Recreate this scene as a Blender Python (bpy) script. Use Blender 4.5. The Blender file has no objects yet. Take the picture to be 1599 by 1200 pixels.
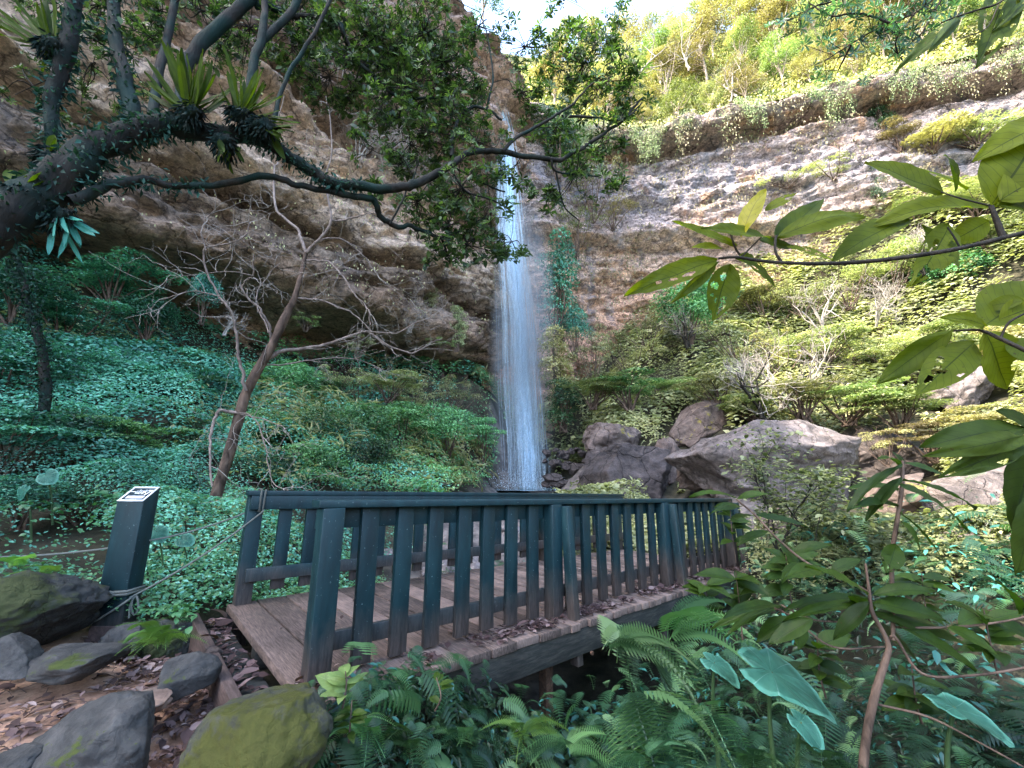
import bpy, math, random
import numpy as np
from mathutils import Vector, Matrix
SC = bpy.context.scene
COL = SC.collection
PI = math.pi
# ---------------------------------------------------------------- camera
F = 651.05; PITCH = .2167; ROLL = -.0072; CAMZ = 1.208
_fw = np.array([0, math.cos(PITCH), math.sin(PITCH)]); _u0 = np.array([0, -math.sin(PITCH), math.cos(PITCH)]); _r0 = np.array([1., 0, 0])
_R = math.cos(ROLL)*_r0 - math.sin(ROLL)*_u0; _U = math.sin(ROLL)*_r0 + math.cos(ROLL)*_u0
CAM = np.array([0, 0, CAMZ])
cd = bpy.data.cameras.new('camera'); cam = bpy.data.objects.new('camera', cd); COL.objects.link(cam)
cd.sensor_width = 36; cd.lens = F/1599*36; cd.clip_end = 500; cd.clip_start = .05
cam.matrix_world = Matrix(((_R[0], _U[0], -_fw[0], 0), (_R[1], _U[1], -_fw[1], 0), (_R[2], _U[2], -_fw[2], CAMZ), (0, 0, 0, 1)))
SC.camera = cam
# ---------------------------------------------------------------- light
SUN_TO = np.array([-.62, -.27, .74]); SUN_TO = SUN_TO/np.linalg.norm(SUN_TO)
elev = math.asin(SUN_TO[2]); azim = math.atan2(SUN_TO[0], SUN_TO[1])
w = bpy.data.worlds.new('World'); SC.world = w; w.use_nodes = True
nt = w.node_tree; sky = nt.nodes.new('ShaderNodeTexSky'); sky.sky_type = 'NISHITA'; sky.sun_disc = False
sky.sun_elevation = elev; sky.sun_rotation = azim; sky.dust_density = 2.5; sky.air_density = 1.0; sky.ozone_density = 1.0
bg = nt.nodes['Background']; nt.links.new(sky.outputs[0], bg.inputs[0]); bg.inputs[1].default_value = .15
sl = bpy.data.lights.new('sun', 'SUN'); sl.energy = 2.0; sl.angle = math.radians(.8); sl.color = (1, .88, .72)
so = bpy.data.objects.new('sun', sl); COL.objects.link(so); so.rotation_euler = Vector((-SUN_TO[0], -SUN_TO[1], -SUN_TO[2])).to_track_quat('-Z', 'Y').to_euler()
SC.view_settings.view_transform = 'Standard'; SC.view_settings.look = 'None'; SC.view_settings.gamma = 1
SC.view_settings.exposure = 3.3; SC.view_settings.use_curve_mapping = False
SC.cycles.max_bounces = 7; SC.cycles.diffuse_bounces = 4; SC.cycles.glossy_bounces = 2; SC.cycles.transmission_bounces = 4
SC.cycles.transparent_max_bounces = 24; SC.cycles.sample_clamp_indirect = 6
try: SC.cycles.use_denoising = True
except Exception: pass

# ---------------------------------------------------------------- maths helpers
def P(px, py, Y):
    "point at forward distance Y that the photograph shows at px, py"
    r = _fw*F + _R*(px-800) + _U*(600-py)
    return CAM + r*(Y/r[1])
def M(px, Y): return px*Y/F            # size in metres of px pixels at distance Y
def nrm(a): return a/np.maximum(np.linalg.norm(a, axis=-1, keepdims=True), 1e-9)
def _h(ix, iy, iz, s):
    n = (ix*374761393 + iy*668265263 + iz*2147483647 + s*974634777).astype(np.int64) & 0x7fffffff
    n = (n ^ (n >> 13))*1274126177 & 0x7fffffff
    n = (n ^ (n >> 16))*668265263 & 0x7fffffff
    return ((n ^ (n >> 15)) & 0xffff)/65535.*2-1
def vnoise(p, s=0):
    p = np.asarray(p, float); i = np.floor(p).astype(np.int64); f = p-i; f = f*f*(3-2*f); r = 0
    for a in (0, 1):
        for b in (0, 1):
            for c in (0, 1):
                wgt = (f[..., 0] if a else 1-f[..., 0])*(f[..., 1] if b else 1-f[..., 1])*(f[..., 2] if c else 1-f[..., 2])
                r = r+wgt*_h(i[..., 0]+a, i[..., 1]+b, i[..., 2]+c, s)
    return r
def fbm(p, o=4, s=0, g=.5):
    p = np.asarray(p, float); r = 0; a = 1
    for k in range(o): r = r+a*vnoise(p, s+k); p = p*2.03+7.1; a *= g
    return r
def f2(x, y, o=4, s=0): return fbm(np.stack([x, y, np.zeros_like(x)+.5], -1), o, s)

# ---------------------------------------------------------------- scene helpers
def tag(o, label=None, cat=None, group=None, kind=None):
    if label: o['label'] = label
    if cat: o['category'] = cat
    if group: o['group'] = group
    if kind: o['kind'] = kind
    return o
def empty(name, loc, label=None, cat=None, group=None, kind=None):
    o = bpy.data.objects.new(name, None); COL.objects.link(o); o.location = loc; o.empty_display_size = .1
    return tag(o, label, cat, group, kind)
def mesh(name, V, polys, mat, parent=None, loc=None, attr=None, uv=None, smooth=False, world=True):
    """polys: list of int arrays (n,k). attr: dict name-> per face floats or per vert floats. V in world space."""
    V = np.asarray(V, float)
    if loc is None and parent is None: loc = V.mean(0) if len(V) else (0, 0, 0)
    off = np.array(loc) if loc is not None else (np.array(parent.location) if parent.parent is None else np.array(parent.parent.location))
    if world: V = V-off
    me = bpy.data.meshes.new(name)
    polys = [np.asarray(p, np.int64) for p in polys if len(p)]
    nl = sum(p.size for p in polys); nf = sum(len(p) for p in polys)
    me.vertices.add(len(V)); me.vertices.foreach_set('co', V.astype(np.float32).ravel())
    me.loops.add(nl); me.polygons.add(nf)
    me.loops.foreach_set('vertex_index', np.concatenate([p.ravel() for p in polys]).astype(np.int32))
    tot = np.concatenate([np.full(len(p), p.shape[1]) for p in polys])
    me.polygons.foreach_set('loop_start', (np.cumsum(tot)-tot).astype(np.int32))
    if smooth: me.polygons.foreach_set('use_smooth', np.ones(nf, bool))
    me.update(calc_edges=True)
    for k, a in (attr or {}).items():
        dom = 'FACE' if len(a) == nf else 'POINT'
        at = me.attributes.new(k, 'FLOAT', dom); at.data.foreach_set('value', np.asarray(a, np.float32))
    if uv is not None:
        l = me.uv_layers.new(name='uv'); vi = np.concatenate([p.ravel() for p in polys])
        l.data.foreach_set('uv', np.asarray(uv)[vi].astype(np.float32).ravel())
    me.materials.append(mat)
    o = bpy.data.objects.new(name, me); COL.objects.link(o)
    if parent is not None: o.parent = parent
    else: o.location = loc
    return o
def boxm(c, size, ax=None, bev=0):
    "8 verts + 6 faces; ax rows are the three axes"
    s = np.array(size)/2; ax = np.eye(3) if ax is None else np.array(ax)
    v = np.array([[x, y, z] for x in (-1, 1) for y in (-1, 1) for z in (-1, 1)])*s
    return np.array(c)+v@ax, np.array([[0, 1, 3, 2], [4, 6, 7, 5], [0, 4, 5, 1], [2, 3, 7, 6], [0, 2, 6, 4], [1, 5, 7, 3]])
class MB:
    def __init__(s): s.V = []; s.F = {}; s.n = 0; s.A = {}
    def add(s, V, Fs, a=None):
        for f in (Fs if isinstance(Fs, list) else [Fs]):
            k = f.shape[1]; s.F.setdefault(k, []).append(np.asarray(f)+s.n)
            s.A.setdefault(k, []).append(np.full(len(f), 0. if a is None else a) if np.ndim(a) == 0 else a)
        s.V.append(V); s.n += len(V)
    def build(s, name, mat, parent=None, smooth=False, loc=None, bevel=0):
        if not s.V: return None
        o = mesh(name, np.concatenate(s.V), [np.concatenate(v) for v in s.F.values()], mat, parent, loc,
                 attr={'rnd': np.concatenate([np.concatenate(v) for v in s.A.values()])}, smooth=smooth)
        if bevel:
            m = o.modifiers.new('bevel', 'BEVEL'); m.width = bevel; m.segments = 2; m.limit_method = 'ANGLE'
        return o
def smooth_path(pts, n=6):
    pts = np.asarray(pts, float)
    if len(pts) < 3: return pts
    q = np.vstack([2*pts[0]-pts[1], pts, 2*pts[-1]-pts[-2]]); out = []
    t = np.linspace(0, 1, n, endpoint=False)[:, None]
    for i in range(1, len(q)-2):
        a, b, c, d = q[i-1], q[i], q[i+1], q[i+2]
        out.append(.5*((2*b)+(-a+c)*t+(2*a-5*b+4*c-d)*t*t+(-a+3*b-3*c+d)*t**3))
    return np.vstack(out+[pts[-1:]])
def tube(pts, rad, k=6, bump=0, seed=0):
    "tapered tube; rows are pts, last column optional"
    pts = np.asarray(pts, float); n = len(pts); rad = np.broadcast_to(np.asarray(rad, float), (n,))
    t = nrm(np.gradient(pts, axis=0)); ref = np.array([.31, .17, .93]) if abs(t[0] @ np.array([.31, .17, .93])) < .9 else np.array([1., 0, 0])
    N = np.zeros_like(pts); v = ref
    for i in range(n):
        v = v-t[i]*(v@t[i]); v = v/max(np.linalg.norm(v), 1e-9); N[i] = v
    B = np.cross(t, N); a = np.arange(k)/k*2*PI
    R = rad[:, None]*np.ones(k)
    ring = N[:, None]*np.cos(a)[None, :, None]+B[:, None]*np.sin(a)[None, :, None]
    V = pts[:, None]+ring*R[..., None]
    if bump: V = V+ring*(R*bump*fbm(V/np.maximum(rad.max(), .01)*.9, 3, seed))[..., None]
    V = V.reshape(-1, 3)
    i = np.arange(n-1)[:, None]*k; j = np.arange(k)[None]; j2 = (j+1) % k
    Fq = np.stack([i+j, i+j2, i+k+j2, i+k+j], -1).reshape(-1, 4)
    return V, Fq
def tubes(mb, pts, r0, r1=None, k=6, n=6, bump=0, seed=0):
    p = smooth_path(pts, n) if n > 1 else np.asarray(pts, float)
    if np.ndim(r0): rr = np.interp(np.linspace(0, 1, len(p)), np.linspace(0, 1, len(r0)), r0)
    else: rr = np.linspace(r0, r0 if r1 is None else r1, len(p))
    V, Fq = tube(p, rr, k, bump, seed); mb.add(V, Fq)
    # end caps
    mb.add(np.vstack([V[:k], p[:1]]), np.array([[j, k, (j+1) % k] for j in range(k)]))
    mb.add(np.vstack([V[-k:], p[-1:]]), np.array([[j, (j+1) % k, k] for j in range(k)]))
# ---- leaf templates: (verts (a along, s side, n normal), polys)
T_DIA = (np.array([[0, 0, 0], [.5, .5, .07], [1, 0, -.1], [.5, -.5, .07]]), [np.array([[0, 1, 2], [0, 2, 3]])])
T_LEAF = (np.array([[0, 0, 0], [.28, .42, .08], [.68, .4, .05], [1, 0, -.14], [.68, -.4, .05], [.28, -.42, .08], [.3, 0, 0], [.68, 0, -.03]]),
          [np.array([[0, 6, 1], [7, 3, 2], [0, 5, 6], [4, 3, 7]]), np.array([[6, 7, 2, 1], [5, 4, 7, 6]])])
def _whorl(n=6, up=.35):
    V = []; Fs = []; 
    for k in range(n):
        a = 2*PI*k/n+.3*math.sin(k*5.3); c, s = math.cos(a), math.sin(a); L = .85+.15*math.sin(k*3.1)
        for (x, y, z) in [(.05, 0, 0), (.5, .15, up*.6), (.8, .13, up*.75), (1, 0, up*.7), (.8, -.13, up*.75), (.5, -.15, up*.6)]:
            V.append(((x*c-y*s)*L, (x*s+y*c)*L, z))
        b = k*6; Fs.append([b, b+1, b+2, b+3]); Fs.append([b, b+3, b+4, b+5])
    return np.array(V), [np.array(Fs)]
T_WHORL = _whorl()
def _frond(n=16, droop=.35, w=.26, saw=True):
    V = []; Fs = []; Q = []
    def mid(t): return np.array([t, 0, .25*math.sin(t*2.4)-droop*t*t])
    for k in range(n):
        t = .12+.86*k/n; w_ = w*math.sin(min(1, t*1.5+.15)*PI*.5)*(1-t)**.55*1.5+.01
        m = mid(t); dt = .86/n
        for sg in (1, -1):
            tip = m+np.array([w_*.35, sg*w_, -.12*w_]); b = len(V)
            V += [m, m+np.array([dt*.75, 0, 0]), m+(tip-m)*.55+np.array([dt*.55, 0, .01]), tip, m+(tip-m)*.5-np.array([dt*.25, 0, 0])]
            Fs.append([b, b+1, b+2, b+4] if sg > 0 else [b, b+4, b+2, b+1]); Q.append([b+4, b+2, b+3] if sg > 0 else [b+4, b+3, b+2])
    for k in range(8):
        a, c = mid(k/8), mid((k+1)/8); b = len(V)
        V += [a+[0, .007, 0], a-[0, .007, 0], c-[0, .005, 0], c+[0, .005, 0]]; Fs.append([b, b+1, b+2, b+3])
    return np.array(V), [np.array(Fs), np.array(Q)]
T_FROND = _frond()
def place(mb, tpl, Pos, A, N, L, Wd=1., rnd=None, rng=None):
    "copies of a template: origin Pos, along A, normal N, length L, relative width Wd"
    TV, TF = tpl; n = len(Pos)
    if n == 0: return
    A = nrm(A); S = nrm(np.cross(N, A)); N = np.cross(A, S)
    L = np.broadcast_to(np.asarray(L, float), (n,)); Wd = np.broadcast_to(np.asarray(Wd, float), (n,))
    V = Pos[:, None]+A[:, None]*(TV[:, 0]*L[:, None])[..., None]+S[:, None]*(TV[:, 1]*(L*Wd)[:, None])[..., None]+N[:, None]*(TV[:, 2]*L[:, None])[..., None]
    m = len(TV); rnd = (rng or np.random.default_rng(1)).random(n) if rnd is None else rnd
    Fs = [(f[None]+(np.arange(n)*m)[:, None, None]).reshape(-1, f.shape[1]) for f in TF]
    b = mb.n
    for f, ft in zip(Fs, TF):
        mb.F.setdefault(f.shape[1], []).append(f+b); mb.A.setdefault(f.shape[1], []).append(np.repeat(rnd, len(ft)))
    mb.V.append(V.reshape(-1, 3)); mb.n += n*m
def rdir(rng, n): return nrm(rng.normal(size=(n, 3)))
def grow(rng, start, d, length, rad, depth, out, tips, bend=.35, up=0., spread=.7, kids=(2, 3), segs=5, shrink=.68):
    d = nrm(np.asarray(d, float)); p = np.array(start, float); pts = [p.copy()]
    for i in range(segs):
        d = nrm(d+rng.normal(size=3)*bend*.5+np.array([0, 0, up])); p = p+d*length/segs; pts.append(p.copy())
    out.append((np.array(pts), rad, rad*.6, depth))
    if depth <= 0: tips.append((p, d)); return
    for k in range(rng.integers(kids[0], kids[1]+1)):
        i = segs if k == 0 else rng.integers(2, segs+1)
        nd = nrm(d+rng.normal(size=3)*spread)
        grow(rng, pts[i], nd, length*shrink*rng.uniform(.75, 1.2), rad*.58, depth-1, out, tips, bend, up, spread, kids, segs, shrink)
def add_branches(mb, out, kbig=6, ksmall=3):
    for pts, r0, r1, dep in out:
        V, Fq = tube(pts, np.linspace(r0, r1, len(pts)), kbig if dep > 1 else ksmall); mb.add(V, Fq)
# ---------------------------------------------------------------- materials
def newmat(name):
    m = bpy.data.materials.new(name); m.use_nodes = True; nt = m.node_tree; nt.nodes.clear()
    return m, nt, nt.nodes.new('ShaderNodeOutputMaterial')
def N_(nt, t, **kw):
    n = nt.nodes.new(t)
    for k, v in kw.items():
        if k.startswith('i_'): n.inputs[k[2:]].default_value = v
        else: setattr(n, k, v)
    return n
def ramp(nt, src, stops):
    r = nt.nodes.new('ShaderNodeValToRGB'); cr = r.color_ramp
    while len(cr.elements) < len(stops): cr.elements.new(.5)
    for e, (p, c) in zip(cr.elements, stops): e.position = p; e.color = (*c, 1) if len(c) == 3 else c
    nt.links.new(src, r.inputs[0]); return r
def noise(nt, co, scale, det=5, rough=.55, dist=0, vec=None):
    n = N_(nt, 'ShaderNodeTexNoise'); n.inputs['Scale'].default_value = scale; n.inputs['Detail'].default_value = det
    n.inputs['Roughness'].default_value = rough; n.inputs['Distortion'].default_value = dist
    if vec is not None:
        mp = N_(nt, 'ShaderNodeMapping'); mp.inputs['Scale'].default_value = vec; nt.links.new(co, mp.inputs[0]); co = mp.outputs[0]
    nt.links.new(co, n.inputs['Vector']); return n
def mixc(nt, fac, a, b, mode='MIX'):
    m = N_(nt, 'ShaderNodeMix', data_type='RGBA', blend_type=mode)
    for i, s in ((0, fac), (6, a), (7, b)):
        if isinstance(s, (int, float)): m.inputs[i].default_value = s
        elif isinstance(s, tuple): m.inputs[i].default_value = (*s, 1)
        else: nt.links.new(s, m.inputs[i])
    return m.outputs[2]
def mathn(nt, op, a, b=0., c=None):
    m = N_(nt, 'ShaderNodeMath', operation=op)
    for i, s in enumerate((a, b) if c is None else (a, b, c)):
        if isinstance(s, (int, float)): m.inputs[i].default_value = s
        else: nt.links.new(s, m.inputs[i])
    return m.outputs[0]
def bumpn(nt, h, strength=.5, dist=.1, normal=None):
    b = N_(nt, 'ShaderNodeBump'); b.inputs['Strength'].default_value = strength; b.inputs['Distance'].default_value = dist
    nt.links.new(h, b.inputs['Height'])
    if normal is not None: nt.links.new(normal, b.inputs['Normal'])
    return b.outputs[0]
def princ(nt, out, col, rough=.7, spec=.3, normal=None):
    p = N_(nt, 'ShaderNodeBsdfPrincipled')
    for nm, v in (('Base Color', col), ('Roughness', rough), ('Specular IOR Level', spec)):
        if isinstance(v, tuple): p.inputs[nm].default_value = (*v, 1)
        elif isinstance(v, (int, float)): p.inputs[nm].default_value = v
        else: nt.links.new(v, p.inputs[nm])
    if normal is not None: nt.links.new(normal, p.inputs['Normal'])
    if out is not None: nt.links.new(p.outputs[0], out.inputs[0])
    return p
def leafmat(name, stops, trans=.3, rough=.42, spec=.5, objvar=.6):
    m, nt, out = newmat(name)
    at = N_(nt, 'ShaderNodeAttribute', attribute_name='rnd'); oi = N_(nt, 'ShaderNodeObjectInfo')
    k = len(stops); r = ramp(nt, at.outputs['Fac'], [(i/(k-1), c) for i, c in enumerate(stops)])
    hs = N_(nt, 'ShaderNodeHueSaturation')
    nt.links.new(r.outputs[0], hs.inputs['Color'])
    nt.links.new(mathn(nt, 'MULTIPLY_ADD', oi.outputs['Random'], .05, .475), hs.inputs['Hue'])
    nt.links.new(mathn(nt, 'MULTIPLY_ADD', oi.outputs['Random'], objvar*1.6, 1-objvar*.8), hs.inputs['Value'])
    p = princ(nt, None, hs.outputs[0], rough, spec)
    tr = N_(nt, 'ShaderNodeBsdfTranslucent'); g = mixc(nt, 1., hs.outputs[0], (1.25, 1.35, .6), 'MULTIPLY'); nt.links.new(g, tr.inputs[0])
    mx = N_(nt, 'ShaderNodeMixShader'); mx.inputs[0].default_value = trans
    nt.links.new(p.outputs[0], mx.inputs[1]); nt.links.new(tr.outputs[0], mx.inputs[2]); nt.links.new(mx.outputs[0], out.inputs[0])
    return m
def barkmat(name, c1, c2, scale=14, moss=None, bump=.6):
    m, nt, out = newmat(name); tc = N_(nt, 'ShaderNodeTexCoord'); co = tc.outputs['Object']
    n = noise(nt, co, scale, 6, .65, .5, (1, 1, .35)); col = ramp(nt, n.outputs[0], [(.34, c1), (.66, c2)]).outputs[0]
    if moss:
        n2 = noise(nt, co, scale*.35, 4); f = ramp(nt, n2.outputs[0], [(.42, (0, 0, 0)), (.62, (1, 1, 1))]).outputs[0]; col = mixc(nt, f, col, moss)
    princ(nt, out, col, .85, .2, bumpn(nt, n.outputs[0], bump, .02)); return m
def rockmat(name, c1, c2, c3=None, moss=None, scale=1.2, mossamt=.5, bump=.7, bd=.08, warp=(1, 1, 1)):
    m, nt, out = newmat(name); tc = N_(nt, 'ShaderNodeTexCoord'); co = tc.outputs['Object']
    n = noise(nt, co, scale, 8, .62, .6, warp); n2 = noise(nt, co, scale*6, 10, .78, .3); n3 = noise(nt, co, scale*.5, 3)
    col = ramp(nt, n.outputs[0], [(.32, c1), (.55, c2), (.72, c3 or c2)]).outputs[0]
    col = mixc(nt, .55, col, ramp(nt, n2.outputs[0], [(.36, (.25, .25, .26)), (.5, (.9, .9, .9)), (.64, (1.7, 1.65, 1.6))]).outputs[0], 'MULTIPLY')
    vo = N_(nt, 'ShaderNodeTexVoronoi', feature='DISTANCE_TO_EDGE'); vo.inputs['Scale'].default_value = scale*1.3
    wv = noise(nt, co, scale*2, 4); ad = N_(nt, 'ShaderNodeVectorMath', operation='MULTIPLY_ADD'); ad.inputs[1].default_value = (.5, .5, .5)
    nt.links.new(wv.outputs[1], ad.inputs[0]); nt.links.new(co, ad.inputs[2]); nt.links.new(ad.outputs[0], vo.inputs['Vector'])
    cr = ramp(nt, vo.outputs['Distance'], [(0, (0, 0, 0)), (.025, (1, 1, 1))]).outputs[0]; col = mixc(nt, .55 if scale < 2 else .18, col, cr, 'MULTIPLY')
    crk = mathn(nt, 'MULTIPLY', cr, .25 if scale < 2 else .08)
    if moss:
        ge = N_(nt, 'ShaderNodeNewGeometry'); sx = N_(nt, 'ShaderNodeSeparateXYZ'); nt.links.new(ge.outputs['Normal'], sx.inputs[0])
        v = mathn(nt, 'MULTIPLY_ADD', sx.outputs[2], .1, n3.outputs[0]); v = mathn(nt, 'MULTIPLY_ADD', n2.outputs[0], .6, v)
        f = ramp(nt, v, [(.9-mossamt*.3, (0, 0, 0)), (1.0-mossamt*.3, (1, 1, 1))]).outputs[0]
        mc = mixc(nt, n2.outputs[0], tuple(c*.5 for c in moss), tuple(c*1.6 for c in moss)); col = mixc(nt, f, col, mc)
    h = mathn(nt, 'ADD', mathn(nt, 'MULTIPLY_ADD', n2.outputs[0], .6, n.outputs[0]), crk)
    princ(nt, out, col, .8, .3, bumpn(nt, h, bump, bd)); return m
# ================================================================ SETTING
RNG = np.random.default_rng(7)
BO = [(955, 682, 20, 96, 66), (972, 735, 18.5, 190, 118), (1038, 712, 19, 60, 100), (1092, 652, 20, 104, 62), (1205, 722, 15.5, 320, 130), (1345, 720, 16.5, 190, 95), (1395, 775, 12, 130, 50), (1540, 785, 9.5, 200, 135), (1500, 612, 17, 120, 62),
      (1232, 822, 11, 115, 60), (1330, 838, 10, 130, 44), (1470, 858, 8, 140, 36), (890, 735, 22, 110, 40)]
DV = np.array([math.cos(.7376), math.sin(.7376), 0]); NV = np.array([-DV[1], DV[0], 0]); A0 = np.array([-1.176, 2.815, 0]); BW = 2.04; SLOPE = -.0279
def BR(u, w, z): return A0+DV*u+NV*w+np.array([0, 0, z+SLOPE*u])
ctl = [P(*a) for a in [
    (330,935,4.9),(320,840,6.2),(240,885,5.0),(100,862,4.7),(0,600,9),(0,720,6.6),(0,840,5.0),(200,585,12),(200,650,9.5),(200,770,6.6),
    (400,622,16),(400,680,11.5),(400,780,8),(600,690,17),(600,775,11.5),(600,850,8.6),(760,620,26.5),(745,735,22),(820,800,21),(826,780,25),(830,775,27.5),(800,815,17),(780,775,24.5),(130,610,13.2),(300,650,16.4),(500,662,20.5),(620,650,23.6),(700,630,26),
    (720,845,9.5),(-300,500,8),(-300,900,4),(-600,300,10),(1000,715,20),(1000,610,27),(1000,530,33.5),(1200,810,12),(1200,690,17),(1200,570,25),(1200,455,32),
    (1400,865,8),(1400,640,18),(1400,490,26),(1400,345,29),(1600,1010,4.2),(1600,830,8),(1600,640,14),(1600,460,21),(1600,310,26),(1800,500,16),(1800,800,6),
    (1900,300,24),(1250,900,6.6),(900,800,14),(1150,770,15)]]
ctl += [P(px, py+h*.38, Y) for px, py, Y, w_, h in BO]
ctl += [np.array(a) for a in [
    (-.6,2.7,-.24),(-1.3,2.9,-.24),(-1.9,3.7,-.22),(-2.6,4.1,-.3),(-3.2,4.3,-.3),(-2.8,3.4,-.2),(-4,3.3,0.),(-3,2.2,-.3),(-2,2,-.34),(-1,2,-.38),(-1,1,-.42),(-.2,1.2,-.5),(-3,0,-.3),(0,-2,-.45),
    (-5,1,.1),(-9,0,1.5),(-14,-6,2.5),(.1,2.3,-1.),(.6,3,-1.05),(.5,1.6,-1.05),(1.2,2.2,-1.15),(1.4,4.3,-1.25),(.1,4.6,-1.2),(-.6,5.4,-1.3),(2.6,5.4,-1.2),(3,3.4,-.85),(2,2.6,-1.0),(4,4.6,-.55),(5,3.6,-.5),(3,1.6,-.9),
    (2,0,-1.),(5,-2,-.8),(9,-3,.6),(14,-8,3),(3.9,7.6,-.35),(2.6,9,-.4),(1.2,8.2,-.8),(-30,-10,9),(30,-12,9),(0,-30,4),(45,5,16),(60,30,25),(-25,12,14),(20,45,24),(-10,40,15),(0,60,30),(50,50,30),(-50,40,25),(-60,-40,20),(60,-40,20)]]
ctl = np.array(ctl)
def _U2(r2): return np.where(r2 > 1e-9, r2*np.log(np.maximum(r2, 1e-9))*.5, 0)
def _tps(c, lam=.02):
    n = len(c); d2 = ((c[:, None, :2]-c[None, :, :2])**2).sum(-1); K = _U2(d2)+np.eye(n)*lam
    Q = np.c_[np.ones(n), c[:, :2]]; A = np.block([[K, Q], [Q.T, np.zeros((3, 3))]])
    return np.linalg.solve(A, np.r_[c[:, 2], 0, 0, 0])
_W = _tps(ctl)
def H(x, y):
    x = np.atleast_1d(np.asarray(x, float)); y = np.atleast_1d(np.asarray(y, float)); sh = x.shape; x = x.ravel(); y = y.ravel(); out = np.empty(len(x))
    for a in range(0, len(x), 20000):
        X = x[a:a+20000]; Y = y[a:a+20000]
        d2 = (X[:, None]-ctl[None, :, 0])**2+(Y[:, None]-ctl[None, :, 1])**2
        out[a:a+20000] = _U2(d2)@_W[:-3]+_W[-3]+_W[-2]*X+_W[-1]*Y
    r = np.hypot(x, y); out = np.clip(out, -2.2, 34)
    out = out+.05*f2(x*1.3, y*1.3, 3, 5)*np.clip(r/5, .3, 3)
    return out.reshape(sh)
def pathmask(x, y):
    p = np.stack([x, y, 0*x], -1)-A0; u = p@DV; w_ = p@NV
    e = .25*f2(x*2, y*2, 3, 9)
    a = (-.05-u+e)*3                      # before the end of the bridge
    b = (2.3-w_+e+.0*x)*2.5; c = (w_+1.6+e+.0*x)*2.5
    near = (3.95-y+e)*3; lft = (x+3.7+e)*2
    rt = (.25-(x-.0)+e-.45*np.clip(y-.8, 0, 3))*4
    return np.clip(np.minimum.reduce([a, near, lft, rt]), 0, 1)
def streammask(x, y):
    # gravel and bedrock of the stream between the fall and the bridge, and the stony shelf right of it
    pth = np.array([(1.5, 26), (1.0, 19), (0, 13), (-.6, 9), (-.4, 7.2)]); d = np.full(x.shape, 99.)
    for a, b in zip(pth[:-1], pth[1:]):
        t = np.clip(((x-a[0])*(b-a)[0]+(y-a[1])*(b-a)[1])/((b-a)@(b-a)), 0, 1); d = np.minimum(d, np.hypot(x-a[0]-t*(b-a)[0], y-a[1]-t*(b-a)[1])-.8-.07*y)
    pth = np.array([(3.5, 20), (6, 14), (7.5, 10), (8.5, 7.5)])
    for a, b in zip(pth[:-1], pth[1:]):
        t = np.clip(((x-a[0])*(b-a)[0]+(y-a[1])*(b-a)[1])/((b-a)@(b-a)), 0, 1); d = np.minimum(d, np.hypot(x-a[0]-t*(b-a)[0], y-a[1]-t*(b-a)[1])-1.4)
    return np.clip(.5-d+.4*f2(x, y, 3, 4), 0, 1)

def groundmat():
    m, nt, out = newmat('ground'); tc = N_(nt, 'ShaderNodeTexCoord'); co = tc.outputs['Object']
    a = N_(nt, 'ShaderNodeAttribute', attribute_name='path').outputs['Fac']; s = N_(nt, 'ShaderNodeAttribute', attribute_name='stream').outputs['Fac']
    n1 = noise(nt, co, 3, 8, .65); n2 = noise(nt, co, 45, 6, .7); n3 = noise(nt, co, .8, 4)
    soil = ramp(nt, n1.outputs[0], [(.3, (.16, .09, .06)), (.5, (.33, .2, .135)), (.7, (.42, .28, .19))]).outputs[0]
    soil = mixc(nt, .5, soil, ramp(nt, n2.outputs[0], [(.35, (.45, .45, .45)), (.65, (1.4, 1.4, 1.4))]).outputs[0], 'MULTIPLY')
    und = ramp(nt, n1.outputs[0], [(.35, (.012, .014, .008)), (.65, (.05, .045, .028))]).outputs[0]
    rk = ramp(nt, n1.outputs[0], [(.35, (.05, .045, .045)), (.65, (.22, .19, .17))]).outputs[0]
    c = mixc(nt, s, und, rk); c = mixc(nt, a, c, soil)
    h = mathn(nt, 'MULTIPLY_ADD', n2.outputs[0], .35, n1.outputs[0])
    princ(nt, out, c, .85, .25, bumpn(nt, h, .8, .03)); return m
# one polar sheet, fine near the viewer
rr = .25*(1.0225**np.arange(262)); na = 620
ang = np.linspace(0, 2*PI, na, endpoint=False)
X = rr[:, None]*np.sin(ang); Yg = rr[:, None]*np.cos(ang)
Z = H(X, Yg)
pm = pathmask(X.ravel(), Yg.ravel()); sm = streammask(X.ravel(), Yg.ravel())
V = np.stack([X.ravel(), Yg.ravel(), Z.ravel()], -1)
V[:, 2] += .02*f2(V[:, 0]*6, V[:, 1]*6, 3, 3)*pm + .22*np.abs(f2(V[:, 0]*1.2, V[:, 1]*1.2, 4, 33))*sm
i = np.arange(len(rr)-1)[:, None]*na; j = np.arange(na)[None]; j2 = (j+1) % na
Fq = np.stack([i+j, i+j2, i+na+j2, i+na+j], -1).reshape(-1, 4)[:, ::-1]
V = np.vstack([V, [[0, 0, float(H(0, 0)[0])]]]); cap = np.array([[len(V)-1, (k+1) % na, k] for k in range(na)])
pm = np.append(pm, 1); sm = np.append(sm, 0)
g = mesh('ground', V, [Fq, cap], groundmat(), loc=(0, 0, 0), attr={'path': pm, 'stream': sm}, smooth=True)
tag(g, 'sandy trail, dark valley floor and stony stream bed', kind='structure')

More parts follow.
